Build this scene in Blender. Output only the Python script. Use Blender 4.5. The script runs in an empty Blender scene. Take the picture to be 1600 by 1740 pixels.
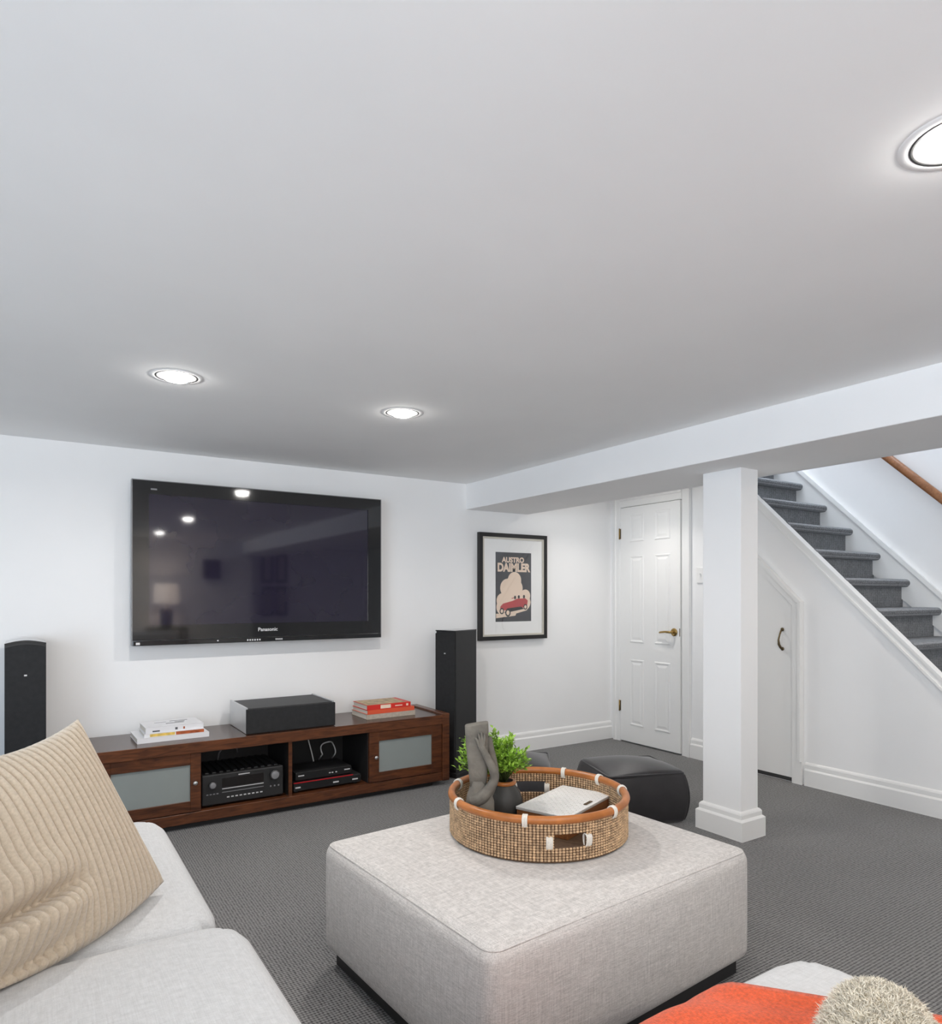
import bpy, bmesh, math, random
from mathutils import Vector, Matrix
random.seed(7)
PI = math.pi
scene = bpy.context.scene
C = scene.collection

# ------------------------------------------------------------------ camera
cam_d = bpy.data.cameras.new('camera')
cam_d.sensor_fit = 'HORIZONTAL'; cam_d.sensor_width = 36.0; cam_d.lens = 26.0
cam_d.shift_y = 0.0894; cam_d.clip_start = 0.02
cam = bpy.data.objects.new('camera', cam_d); C.objects.link(cam)
cam.location = (0, 0, 1.205)
cam.rotation_euler = (PI/2, 0, -math.radians(32.95))
scene.camera = cam

# ------------------------------------------------------------------ world, exposure, large lights
world = bpy.data.worlds.new('world'); scene.world = world; world.use_nodes = True
bgn = world.node_tree.nodes['Background']
bgn.inputs[0].default_value = (0.80, 0.90, 1.0, 1); bgn.inputs[1].default_value = 1.0
vs = scene.view_settings
vs.view_transform = 'Standard'; vs.look = 'None'; vs.exposure = 0.12; vs.gamma = 1.0
vs.use_curve_mapping = False
scene.cycles.max_bounces = 10; scene.cycles.diffuse_bounces = 10; scene.cycles.glossy_bounces = 3; scene.cycles.transparent_max_bounces = 8

def area_light(name, loc, rot, sx, sy, watts, col):
    l = bpy.data.lights.new(name, 'AREA'); l.shape = 'RECTANGLE'; l.size = sx; l.size_y = sy
    l.energy = watts; l.color = col
    o = bpy.data.objects.new(name, l); C.objects.link(o); o.location = loc; o.rotation_euler = rot
    return o
# left window daylight, added rear window fill, added stand-in for daylight down the stairs
area_light('window_daylight_fill', (-3.12, -0.5, 1.00), (0, -PI/2, 0), 1.85, 3.1, 112, (0.66, 0.82, 1.0))
area_light('window_daylight_fill', (-.95, -2.42, 1.20), (PI/2, 0, 0), 2.5, 1.4, 76, (1.0, 0.97, 0.94))  # light of the unseen rear window, added to fill from behind
area_light('added_stairwell_light', (4.58, 3.0, 4.1), (0, 0, 0), 0.7, 1.6, 26, (0.82, 0.90, 1.0))  # added area light standing in for daylight from the floor above

# ------------------------------------------------------------------ material helpers
MATS = {}
def new_mat(name):
    m = bpy.data.materials.new(name); m.use_nodes = True; MATS[name] = m
    nt = m.node_tree; b = nt.nodes['Principled BSDF']
    return m, nt, b
def N(nt, t, **kw):
    n = nt.nodes.new(t)
    for k, v in kw.items(): setattr(n, k, v)
    return n
def mat(name, col, rough=0.5, metal=0.0, var=0.06, scale=6.0, bump=0.0, bscale=80.0, spec=0.5,
        stretch=(1, 1, 1), emit=None, estr=0.0, sheen=0.0, coat=0.0):
    m, nt, b = new_mat(name)
    tc = N(nt, 'ShaderNodeTexCoord'); mp = N(nt, 'ShaderNodeMapping'); mp.inputs['Scale'].default_value = stretch
    nt.links.new(tc.outputs['Object'], mp.inputs[0])
    nz = N(nt, 'ShaderNodeTexNoise'); nz.inputs['Scale'].default_value = scale; nz.inputs['Detail'].default_value = 4
    nt.links.new(mp.outputs[0], nz.inputs[0])
    cr = N(nt, 'ShaderNodeValToRGB')
    cr.color_ramp.elements[0].position = 0.3; cr.color_ramp.elements[1].position = 0.7
    cr.color_ramp.elements[0].color = tuple(max(0, c*(1-var)) for c in col)+(1,)
    cr.color_ramp.elements[1].color = tuple(min(1, c*(1+var)) for c in col)+(1,)
    nt.links.new(nz.outputs['Fac'], cr.inputs[0]); nt.links.new(cr.outputs[0], b.inputs['Base Color'])
    b.inputs['Roughness'].default_value = rough; b.inputs['Metallic'].default_value = metal
    b.inputs['Specular IOR Level'].default_value = spec
    if sheen: b.inputs['Sheen Weight'].default_value = sheen
    if coat: b.inputs['Coat Weight'].default_value = coat; b.inputs['Coat Roughness'].default_value = 0.05
    if bump:
        n2 = N(nt, 'ShaderNodeTexNoise'); n2.inputs['Scale'].default_value = bscale; n2.inputs['Detail'].default_value = 3
        nt.links.new(mp.outputs[0], n2.inputs[0])
        bp = N(nt, 'ShaderNodeBump'); bp.inputs['Strength'].default_value = bump; bp.inputs['Distance'].default_value = 0.003
        nt.links.new(n2.outputs['Fac'], bp.inputs['Height']); nt.links.new(bp.outputs[0], b.inputs['Normal'])
    if emit:
        b.inputs['Emission Color'].default_value = tuple(emit)+(1,); b.inputs['Emission Strength'].default_value = estr
    return m

def carpet(name, c0, c1, step=0.013):
    m, nt, b = new_mat(name)
    tc = N(nt, 'ShaderNodeTexCoord')
    w1 = N(nt, 'ShaderNodeTexWave', wave_type='BANDS', bands_direction='Y')
    w1.inputs['Scale'].default_value = 0.314/step; w1.inputs['Distortion'].default_value = 0.6; w1.inputs['Detail'].default_value = 1
    w2 = N(nt, 'ShaderNodeTexWave', wave_type='BANDS', bands_direction='X')
    w2.inputs['Scale'].default_value = 0.314/(step*0.95); w2.inputs['Distortion'].default_value = 1.5
    w3 = N(nt, 'ShaderNodeTexWave', wave_type='BANDS', bands_direction='Z')
    w3.inputs['Scale'].default_value = 0.314/step
    nz = N(nt, 'ShaderNodeTexNoise'); nz.inputs['Scale'].default_value = 95; nz.inputs['Detail'].default_value = 4
    n2 = N(nt, 'ShaderNodeTexNoise'); n2.inputs['Scale'].default_value = 2.2
    for n in (w1, w2, w3, nz, n2): nt.links.new(tc.outputs['Object'], n.inputs['Vector'])
    def math_(op, a, bb):
        n = N(nt, 'ShaderNodeMath', operation=op)
        for i, v in enumerate((a, bb)):
            if isinstance(v, (int, float)): n.inputs[i].default_value = v
            else: nt.links.new(v, n.inputs[i])
        return n.outputs[0]
    loops = math_('ADD', math_('MULTIPLY', w1.outputs['Fac'], 0.36), math_('MULTIPLY', w2.outputs['Fac'], 0.28))
    loops = math_('ADD', loops, math_('MULTIPLY', w3.outputs['Fac'], 0.10))
    h = math_('ADD', loops, math_('MULTIPLY', nz.outputs['Fac'], 0.75))
    h = math_('ADD', h, math_('MULTIPLY', n2.outputs['Fac'], 0.12))
    cr = N(nt, 'ShaderNodeValToRGB')
    cr.color_ramp.elements[0].position = 0.40; cr.color_ramp.elements[1].position = 0.98
    cr.color_ramp.elements[0].color = tuple(c0)+(1,); cr.color_ramp.elements[1].color = tuple(c1)+(1,)
    nt.links.new(h, cr.inputs[0]); nt.links.new(cr.outputs[0], b.inputs['Base Color'])
    b.inputs['Roughness'].default_value = 0.95; b.inputs['Specular IOR Level'].default_value = 0.15
    b.inputs['Sheen Weight'].default_value = 0.15
    bp = N(nt, 'ShaderNodeBump'); bp.inputs['Strength'].default_value = 0.7; bp.inputs['Distance'].default_value = 0.004
    nt.links.new(h, bp.inputs['Height']); nt.links.new(bp.outputs[0], b.inputs['Normal'])
    return m

def linen(name, col, var=0.12):
    m, nt, b = new_mat(name)
    tc = N(nt, 'ShaderNodeTexCoord')
    fac = None
    for st in ((70, 70, 420), (420, 420, 14), (14, 420, 420), (420, 14, 420)):
        mp = N(nt, 'ShaderNodeMapping'); mp.inputs['Scale'].default_value = st
        nt.links.new(tc.outputs['Object'], mp.inputs[0])
        nz = N(nt, 'ShaderNodeTexNoise'); nz.inputs['Scale'].default_value = 1.0; nz.inputs['Detail'].default_value = 2
        nt.links.new(mp.outputs[0], nz.inputs[0])
        if fac is None: fac = nz.outputs['Fac']
        else:
            a = N(nt, 'ShaderNodeMath', operation='ADD'); nt.links.new(fac, a.inputs[0]); nt.links.new(nz.outputs['Fac'], a.inputs[1]); fac = a.outputs[0]
    d = N(nt, 'ShaderNodeMath', operation='MULTIPLY'); d.inputs[1].default_value = 0.25; nt.links.new(fac, d.inputs[0])
    cr = N(nt, 'ShaderNodeValToRGB')
    cr.color_ramp.elements[0].position = 0.36; cr.color_ramp.elements[1].position = 0.64
    cr.color_ramp.elements[0].color = tuple(c*(1-var) for c in col)+(1,)
    cr.color_ramp.elements[1].color = tuple(min(1, c*(1+var)) for c in col)+(1,)
    nt.links.new(d.outputs[0], cr.inputs[0]); nt.links.new(cr.outputs[0], b.inputs['Base Color'])
    b.inputs['Roughness'].default_value = 0.9; b.inputs['Specular IOR Level'].default_value = 0.2
    b.inputs['Sheen Weight'].default_value = 0.12
    bp = N(nt, 'ShaderNodeBump'); bp.inputs['Strength'].default_value = 0.25; bp.inputs['Distance'].default_value = 0.002
    nt.links.new(d.outputs[0], bp.inputs['Height']); nt.links.new(bp.outputs[0], b.inputs['Normal'])
    return m

def wood(name, c0, c1, rough=0.3, stretch=(2, 14, 14)):
    m, nt, b = new_mat(name)
    tc = N(nt, 'ShaderNodeTexCoord'); mp = N(nt, 'ShaderNodeMapping'); mp.inputs['Scale'].default_value = stretch
    nt.links.new(tc.outputs['Object'], mp.inputs[0])
    nz = N(nt, 'ShaderNodeTexNoise'); nz.inputs['Scale'].default_value = 3.5; nz.inputs['Detail'].default_value = 6
    nz.inputs['Distortion'].default_value = 1.2
    nt.links.new(mp.outputs[0], nz.inputs[0])
    cr = N(nt, 'ShaderNodeValToRGB')
    cr.color_ramp.elements[0].position = 0.3; cr.color_ramp.elements[1].position = 0.72
    cr.color_ramp.elements[0].color = tuple(c0)+(1,); cr.color_ramp.elements[1].color = tuple(c1)+(1,)
    nt.links.new(nz.outputs['Fac'], cr.inputs[0]); nt.links.new(cr.outputs[0], b.inputs['Base Color'])
    b.inputs['Roughness'].default_value = rough
    return m

# paints and structure
M_CEIL = mat('ceiling_paint', (0.92, 0.92, 0.917), 0.9, var=0.015, scale=2, spec=0.2)
M_WALL = mat('wall_paint', (0.90, 0.90, 0.90), 0.8, var=0.015, scale=2, spec=0.25, bump=0.03, bscale=60)
M_TRIM = mat('trim_gloss_paint', (0.87, 0.87, 0.86), 0.35, var=0.01, scale=3)
M_CARPET = carpet('carpet_loop', (0.028, 0.028, 0.030), (0.27, 0.267, 0.263), 0.011)
M_STAIRC = carpet('stair_carpet', (0.05, 0.055, 0.062), (0.31, 0.32, 0.335), 0.011)
M_LINEN = linen('light_linen', (0.57, 0.545, 0.525), 0.30)
M_SOFA = linen('sofa_linen', (0.575, 0.58, 0.585), 0.13)
M_WOODC = wood('dark_cherry_wood', (0.045, 0.015, 0.007), (0.16, 0.055, 0.022), 0.28)
M_WOODT = wood('dark_cherry_top', (0.040, 0.018, 0.011), (0.085, 0.04, 0.025), 0.22)
M_RAIL = wood('handrail_wood', (0.22, 0.085, 0.03), (0.36, 0.15, 0.06), 0.35)
M_FROST = mat('frosted_glass', (0.27, 0.30, 0.29), 0.30, var=0.05, scale=3)
M_CHROME = mat('chrome', (0.85, 0.85, 0.85), 0.12, 1.0, var=0.02)
M_BRASS = mat('aged_brass', (0.40, 0.27, 0.10), 0.3, 1.0, var=0.1)
M_BRASSD = mat('dark_brass', (0.16, 0.12, 0.07), 0.4, 1.0, var=0.1)
M_BLKGLOSS = mat('black_gloss_plastic', (0.010, 0.010, 0.011), 0.06, var=0.05, coat=0.4)
M_BLKMATT = mat('black_matt_plastic', (0.018, 0.018, 0.019), 0.5, var=0.1)
M_GRILLE = mat('speaker_grille_cloth', (0.014, 0.0145, 0.016), 0.8, var=0.25, scale=40, bump=0.3, bscale=900)
M_SCREEN = mat('plasma_screen', (0.018, 0.015, 0.030), 0.05, var=0.05, scale=2, spec=0.75)
M_SILVER = mat('silver_panel', (0.62, 0.63, 0.64), 0.3, 0.6, var=0.03)
M_SILPAINT = mat('silver_print', (0.65, 0.65, 0.66), 0.4, 0.2, var=0.03)
M_RED = mat('red_light_bar', (0.45, 0.01, 0.015), 0.3, var=0.05)
M_DISPLAY = mat('dark_display', (0.012, 0.010, 0.010), 0.08, var=0.05)
M_GREYM = mat('grey_plastic', (0.22, 0.22, 0.23), 0.4, var=0.05)
M_POUF = mat('black_leatherette', (0.020, 0.018, 0.020), 0.42, var=0.25, scale=9, bump=0.25, bscale=14, sheen=0.2)
M_CORD = mat('corduroy_beige', (0.53, 0.445, 0.345), 0.95, var=0.10, scale=160, bump=0.4, bscale=500, sheen=0.35, spec=0.1)
M_THROW = mat('orange_throw_wool', (0.68, 0.10, 0.030), 0.95, var=0.22, scale=140, bump=0.8, bscale=380, sheen=0.25, spec=0.1)
M_FUR = mat('cream_fur', (0.74, 0.69, 0.58), 0.95, var=0.14, scale=60, bump=0.6, bscale=250, sheen=0.4, spec=0.1)
M_RATTAN = mat('rattan_cane', (0.42, 0.145, 0.035), 0.35, var=0.22, scale=18, bump=0.1, bscale=60)
M_WEAVE = mat('seagrass_bead', (0.50, 0.34, 0.20), 0.7, var=0.40, scale=70)
M_WEAVED = mat('seagrass_core', (0.10, 0.055, 0.028), 0.8, var=0.2, scale=80)
M_WRAP = mat('white_cord', (0.75, 0.72, 0.66), 0.8, var=0.08, scale=200)
M_STONE = mat('carved_stone', (0.150, 0.137, 0.115), 0.85, var=0.28, scale=22, bump=0.5, bscale=120)
M_VASE = mat('charcoal_ceramic', (0.035, 0.034, 0.032), 0.55, var=0.1, scale=30)
M_LEAF = mat('leaf_green', (0.27, 0.47, 0.05), 0.5, var=0.5, scale=28)
M_STEM = mat('stem_green', (0.10, 0.16, 0.04), 0.6, var=0.2)
M_PAPER = mat('page_paper', (0.72, 0.69, 0.62), 0.8, var=0.06, scale=90, stretch=(1, 1, 20))
M_BWHITE = mat('book_white', (0.80, 0.80, 0.82), 0.4, var=0.02)
M_BRED = mat('book_red', (0.66, 0.03, 0.02), 0.4, var=0.06)
M_BORANGE = mat('book_vermilion', (0.72, 0.10, 0.04), 0.45, var=0.06)
M_BGREY = mat('book_stone', (0.46, 0.40, 0.33), 0.6, var=0.12, scale=60)
M_FRAMEB = mat('black_frame', (0.012, 0.011, 0.011), 0.35, var=0.15)
M_MATW = mat('white_mount', (0.90, 0.90, 0.89), 0.8, var=0.01)
M_BEAD = mat('cream_inner_frame', (0.60, 0.57, 0.50), 0.5, var=0.05)
M_PDARK = mat('poster_charcoal', (0.045, 0.047, 0.055), 0.6, var=0.1)
M_PCREAM = mat('poster_cream', (0.86, 0.69, 0.55), 0.6, var=0.04)
M_PRED = mat('poster_red', (0.50, 0.045, 0.05), 0.6, var=0.1)
M_PBLACK = mat('poster_black', (0.01, 0.01, 0.01), 0.6, var=0.1)
M_WOODBOX = wood('box_wood', (0.16, 0.055, 0.018), (0.32, 0.13, 0.045), 0.4)
M_LATTICE = mat('white_lattice_inlay', (0.74, 0.73, 0.71), 0.5, var=0.05, scale=120)
M_LATGAP = mat('lattice_gap_grey', (0.50, 0.48, 0.46), 0.6, var=0.05)
M_DLRING = mat('downlight_trim', (0.80, 0.80, 0.80), 0.4, var=0.01)
M_DLDARK = mat('downlight_gap', (0.05, 0.05, 0.05), 0.6, var=0.05)
M_BULB = mat('lit_bulb', (0.9, 0.9, 0.9), 0.5, var=0.0, emit=(1, 0.97, 0.93), estr=65)
M_REFLECTOR = mat('downlight_reflector', (0.93, 0.93, 0.93), 0.25, var=0.01)
M_GAP = mat('door_gap_shadow_paint', (0.30, 0.30, 0.29), 0.8, var=0.05)
M_SHADE = mat('lit_lamp_shade', (0.85, 0.80, 0.75), 0.8, var=0.02, emit=(1, 0.82, 0.68), estr=2.2)
M_LAMPB = mat('lamp_base_dark', (0.05, 0.045, 0.045), 0.4, var=0.1)

def pane_mat():
    m, nt, b = new_mat('window_pane')
    tr = N(nt, 'ShaderNodeBsdfTransparent'); gl = N(nt, 'ShaderNodeBsdfGlossy'); gl.inputs['Roughness'].default_value = 0.02
    mx = N(nt, 'ShaderNodeMixShader'); mx.inputs[0].default_value = 0.06
    nt.links.new(tr.outputs[0], mx.inputs[1]); nt.links.new(gl.outputs[0], mx.inputs[2])
    nt.links.new(mx.outputs[0], nt.nodes['Material Output'].inputs[0])
    return m
M_PANE = pane_mat()
def picture_glass():
    m, nt, b = new_mat('picture_glass')
    tr = N(nt, 'ShaderNodeBsdfTransparent'); gl = N(nt, 'ShaderNodeBsdfGlossy'); gl.inputs['Roughness'].default_value = 0.01
    mx = N(nt, 'ShaderNodeMixShader'); mx.inputs[0].default_value = 0.05
    nt.links.new(tr.outputs[0], mx.inputs[1]); nt.links.new(gl.outputs[0], mx.inputs[2])
    nt.links.new(mx.outputs[0], nt.nodes['Material Output'].inputs[0])
    return m
M_PGLASS = picture_glass()

# ------------------------------------------------------------------ mesh helpers
def link_mesh(name, bm, m, parent=None, smooth=False, loc=None, rotz=0.0):
    me = bpy.data.meshes.new(name)
    bmesh.ops.recalc_face_normals(bm, faces=bm.faces)
    bm.to_mesh(me); bm.free()
    if smooth: me.polygons.foreach_set('use_smooth', [True]*len(me.polygons))
    me.materials.append(m)
    o = bpy.data.objects.new(name, me); C.objects.link(o)
    if parent is not None: o.parent = parent
    if loc is not None: o.location = loc
    o.rotation_euler.z = rotz
    return o
def tag(o, label=None, cat=None, group=None, kind=None):
    if label: o['label'] = label
    if cat: o['category'] = cat
    if group: o['group'] = group
    if kind: o['kind'] = kind
    return o
def thing(name, loc, label, cat, rotz=0.0, group=None, kind=None):
    o = bpy.data.objects.new(name, None); C.objects.link(o); o.location = loc; o.rotation_euler.z = rotz
    o.empty_display_size = 0.05
    return tag(o, label, cat, group, kind)
def bm_box(bm, x0, x1, y0, y1, z0, z1, bev=0.0, seg=2):
    r = bmesh.ops.create_cube(bm, size=1.0)
    vv = r['verts']
    for v in vv:
        v.co = Vector((x0+(v.co.x+.5)*(x1-x0), y0+(v.co.y+.5)*(y1-y0), z0+(v.co.z+.5)*(z1-z0)))
    if bev > 0:
        ee = list({e for v in vv for e in v.link_edges})
        bmesh.ops.bevel(bm, geom=ee, offset=bev, segments=seg, affect='EDGES', profile=0.5)
def box(name, x0, x1, y0, y1, z0, z1, m, parent=None, bev=0.0, seg=2, **kw):
    bm = bmesh.new(); bm_box(bm, x0, x1, y0, y1, z0, z1, bev, seg)
    return link_mesh(name, bm, m, parent, **kw)
def bm_prism(bm, pts, axis, a, b):
    """polygon pts (2-D) extruded along axis from a to b; axis 'x': pts=(y,z); 'y': pts=(x,z); 'z': pts=(x,y)"""
    def P(p, t):
        return {'x': (t, p[0], p[1]), 'y': (p[0], t, p[1]), 'z': (p[0], p[1], t)}[axis]
    A = [bm.verts.new(P(p, a)) for p in pts]; B = [bm.verts.new(P(p, b)) for p in pts]
    bm.faces.new(A); bm.faces.new(B[::-1]); n = len(pts)
    for i in range(n): bm.faces.new((A[i], B[i], B[(i+1) % n], A[(i+1) % n]))
def prism(name, pts, axis, a, b, m, parent=None, bev=0.0, **kw):
    bm = bmesh.new(); bm_prism(bm, pts, axis, a, b)
    if bev: bmesh.ops.bevel(bm, geom=list(bm.edges), offset=bev, segments=2, affect='EDGES', profile=0.5)
    return link_mesh(name, bm, m, parent, **kw)
def bm_lathe(bm, prof, seg=32, center=(0, 0, 0), a0=0.0, a1=2*PI):
    full = abs(a1-a0-2*PI) < 1e-6
    n = seg if full else seg+1
    rings = []
    for (r, z) in prof:
        rings.append([bm.verts.new((center[0]+r*math.cos(a0+(a1-a0)*i/seg), center[1]+r*math.sin(a0+(a1-a0)*i/seg), center[2]+z)) for i in range(n)])
    for k in range(len(prof)-1):
        for i in range(seg):
            j = (i+1) % n
            bm.faces.new((rings[k][i], rings[k][j], rings[k+1][j], rings[k+1][i]))
    return rings
def lathe(name, prof, m, parent=None, seg=32, center=(0, 0, 0), smooth=True, **kw):
    bm = bmesh.new(); bm_lathe(bm, prof, seg, center)
    bmesh.ops.remove_doubles(bm, verts=bm.verts, dist=1e-6)
    return link_mesh(name, bm, m, parent, smooth, **kw)
def bm_tube(bm, pts, rad, seg=8, closed=False, caps=True):
    pts = [Vector(p) for p in pts]; n = len(pts)
    rads = rad if isinstance(rad, (list, tuple)) else [rad]*n
    rings = []; up = None
    for i, p in enumerate(pts):
        if closed: t = pts[(i+1) % n]-pts[i-1]
        else: t = pts[min(i+1, n-1)]-pts[max(i-1, 0)]
        t.normalize()
        if up is None:
            up = Vector((0, 0, 1)) if abs(t.z) < 0.9 else Vector((1, 0, 0))
        s = t.cross(up)
        if s.length < 1e-6: s = t.cross(Vector((1, 0, 0)))
        s.normalize(); up = s.cross(t).normalized()
        rings.append([bm.verts.new(p+(s*math.cos(2*PI*k/seg)+up*math.sin(2*PI*k/seg))*rads[i]) for k in range(seg)])
    m = n if closed else n-1
    for i in range(m):
        a, b = rings[i], rings[(i+1) % n]
        for k in range(seg): bm.faces.new((a[k], a[(k+1) % seg], b[(k+1) % seg], b[k]))
    if caps and not closed:
        bm.faces.new(rings[0][::-1]); bm.faces.new(rings[-1])
def tube(name, pts, rad, m, parent=None, seg=8, closed=False, smooth=True, **kw):
    bm = bmesh.new(); bm_tube(bm, pts, rad, seg, closed)
    return link_mesh(name, bm, m, parent, smooth, **kw)
def axis_samples(h, r, k=5, mid=8):
    a = [-h + r*(1-math.cos(PI/2*i/k)) for i in range(k)]
    a += [(-h+r)+(2*h-2*r)*i/mid for i in range(mid+1)]
    a += [h - r*(1-math.cos(PI/2*i/k)) for i in range(k-1, -1, -1)]
    return a
def bm_softbox(bm, hx, hy, hz, r, warp=None, k=5, mid=8, center=(0, 0, 0)):
    """rounded box from a dense cube surface; warp(x,y,z)->Vector reshapes it (cushions, poufs)"""
    sx, sy, sz = axis_samples(hx, r, k, mid), axis_samples(hy, r, k, mid), axis_samples(hz, r, k, max(3, mid//2))
    cache = {}
    def vert(x, y, z):
        key = (round(x, 6), round(y, 6), round(z, 6))
        if key in cache: return cache[key]
        p = Vector((x, y, z)); q = Vector((max(-hx+r, min(hx-r, x)), max(-hy+r, min(hy-r, y)), max(-hz+r, min(hz-r, z))))
        d = p-q
        if d.length > 1e-9: p = q+d.normalized()*r
        if warp: p = warp(p.x, p.y, p.z)
        v = bm.verts.new(p+Vector(center)); cache[key] = v; return v
    def grid(A, B, f):
        for i in range(len(A)-1):
            for j in range(len(B)-1):
                vs_ = [f(A[i], B[j]), f(A[i+1], B[j]), f(A[i+1], B[j+1]), f(A[i], B[j+1])]
                if len(set(vs_)) == 4: bm.faces.new(vs_)
    for s in (-1, 1):
        grid(sx, sy, lambda a, b: vert(a, b, s*hz))
        grid(sx, sz, lambda a, b: vert(a, s*hy, b))
        grid(sy, sz, lambda a, b: vert(s*hx, a, b))
def softbox(name, hx, hy, hz, r, m, parent=None, warp=None, k=5, mid=8, center=(0, 0, 0), **kw):
    bm = bmesh.new(); bm_softbox(bm, hx, hy, hz, r, warp, k, mid, center)
    return link_mesh(name, bm, m, parent, True, **kw)
def text_mesh(name, body, size, m, parent, loc, rot, depth=0.0004, align='CENTER', sx=1.0, bold=0.0):
    cu = bpy.data.curves.new(name, 'FONT'); cu.body = body; cu.size = size; cu.extrude = depth; cu.align_x = align
    cu.offset = bold
    tmp = bpy.data.objects.new(name+'_src', cu); C.objects.link(tmp)
    bpy.context.view_layer.update()
    me = bpy.data.meshes.new_from_object(tmp.evaluated_get(bpy.context.evaluated_depsgraph_get()))
    bpy.data.objects.remove(tmp); bpy.data.curves.remove(cu)
    me.materials.clear(); me.materials.append(m)
    o = bpy.data.objects.new(name, me); C.objects.link(o); o.parent = parent
    o.location = loc; o.rotation_euler = rot; o.scale = (sx, 1, 1)
    return o
def copy_tree(o, parent=None, label=None):
    c = o.copy(); C.objects.link(c)
    if parent is not None: c.parent = parent
    if label: c['label'] = label
    for ch in list(o.children): copy_tree(ch, c)
    return c

# ------------------------------------------------------------------ the room
XL, XR, XS = -3.0, 4.152, 5.0          # left wall, stair side wall, far stair wall
YW, YB, YB2 = 4.219, -2.3, -3.0        # television wall, rear wall, rear wall of the right bay
HC = 2.03                              # ceiling
XB0, XB1, ZB = 2.693, 3.26, 1.842      # beam
RISE, GO, NY0 = 0.1885, 0.190, 0.928   # stairs: nosing of step k at y = NY0+GO*k, z = RISE*k

box('floor', XL-.12, XS+.12, YB2-.12, YW+.12, -.1, 0, M_CARPET); floor = bpy.data.objects['floor']
tag(floor, 'grey loop-pile carpet covering the whole basement floor', 'floor', kind='structure')
bm = bmesh.new()
bm_box(bm, XL-.12, XR, YB2-.12, YW+.12, HC, HC+.12); bm_box(bm, XR, XS+.12, YB2-.12, 0.75, HC, HC+.12)
tag(link_mesh('ceiling', bm, M_CEIL), 'plain white plaster basement ceiling with recessed lights', 'ceiling', kind='structure')
tag(box('wall_back', XL-.12, XS+.12, YW, YW+.12, 0, 4.3, M_WALL), 'white wall behind the television', 'wall', kind='structure')
# left wall with a window opening
bm = bmesh.new()
wy0, wy1, wz0, wz1 = -2.1, 1.1, 0.06, 1.95
bm_box(bm, XL-.12, XL, YB-.12, wy0, 0, HC); bm_box(bm, XL-.12, XL, wy1, YW, 0, HC)
bm_box(bm, XL-.12, XL, wy0, wy1, 0, wz0); bm_box(bm, XL-.12, XL, wy0, wy1, wz1, HC)
tag(link_mesh('wall_left', bm, M_WALL), 'white side wall with a wide window beside the sofa', 'wall', kind='structure')
def wall_with_window(name, x0, x1, y, wx0, wx1, z0, z1, label):
    bm = bmesh.new()
    bm_box(bm, x0, wx0, y-.12, y, 0, HC); bm_box(bm, wx1, x1, y-.12, y, 0, HC)
    bm_box(bm, wx0, wx1, y-.12, y, 0, z0); bm_box(bm, wx0, wx1, y-.12, y, z1, HC)
    return tag(link_mesh(name, bm, M_WALL), label, 'wall', kind='structure')
wall_with_window('wall_rear', XL-.12, 2.72, YB, -2.2, .3, .5, 1.95, 'white wall behind the camera with an added window')
tag(box('wall_rear_bay', 2.84, XS+.12, YB2-.12, YB2, 0, HC, M_WALL), 'white wall of the bay behind the camera', 'wall', kind='structure')
tag(box('wall_bay_side', 2.72, 2.84, YB2-.12, YB, 0, HC, M_WALL), 'short white return wall behind the camera', 'wall', kind='structure')
# windows
def window(n, axis, p, a0, a1, z0, z1, label):
    w = thing(f'window_{n}', (0, 0, 0), label, 'window', kind='structure')
    t = .05
    def b(nm, u0, u1, v0, v1, d0, d1, m):
        if axis == 'x': return box(nm, p+d0, p+d1, u0, u1, v0, v1, m, w)
        return box(nm, u0, u1, p+d0, p+d1, v0, v1, m, w)
    b('frame', a0, a0+t, z0, z1, -.09, -.03, M_TRIM); b('frame', a1-t, a1, z0, z1, -.09, -.03, M_TRIM)
    b('frame', a0+t, a1-t, z0, z0+t, -.09, -.03, M_TRIM); b('frame', a0+t, a1-t, z1-t, z1, -.09, -.03, M_TRIM)
    am = (a0+a1)/2
    b('mullion', am-.02, am+.02, z0+t, z1-t, -.085, -.035, M_TRIM)
    b('pane', a0+t, am-.02, z0+t, z1-t, -.064, -.060, M_PANE); b('pane', am+.02, a1-t, z0+t, z1-t, -.064, -.060, M_PANE)
    return w
window(1, 'x', XL, wy0, wy1, wz0, wz1, 'wide white framed window in the left wall beside the sofa')
window(2, 'y', YB, -2.2, .3, .5, 1.95, 'unseen white framed window added behind the camera as a light source')  # rear window is added to bring in fill light

# stair side wall (spandrel), cut along the stair line
def zline(y): return RISE/GO*(y-NY0)-.012
yt = NY0+(HC+.012)*GO/RISE
prism('wall_right', [(1.06, 0), (YW, 0), (YW, HC), (yt, HC), (1.06, zline(1.06))], 'x', XR, XR+.04, M_WALL)
tag(bpy.data.objects['wall_right'], 'white wall holding the panelled door and closing in the staircase', 'wall', kind='structure')
tag(box('wall_stair_far', XS, XS+.12, YB2-.12, YW, 0, 4.3, M_WALL), 'pale wall on the far side of the stairs under the handrail', 'wall', kind='structure')
tag(box('wall_stair_upper', XR, XR+.10, .75, YW, HC, 4.3, M_WALL), 'white wall above the basement ceiling beside the stairs', 'wall', kind='structure')
tag(box('wall_stair_front', XR, XS, .63, .75, HC, 4.3, M_WALL), 'white bulkhead wall over the foot of the stairs', 'wall', kind='structure')
tag(box('ceiling_stair', XR, XS, .75, YW, 4.3, 4.4, M_CEIL), 'white ceiling high above the stairwell', 'ceiling', kind='structure')

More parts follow.
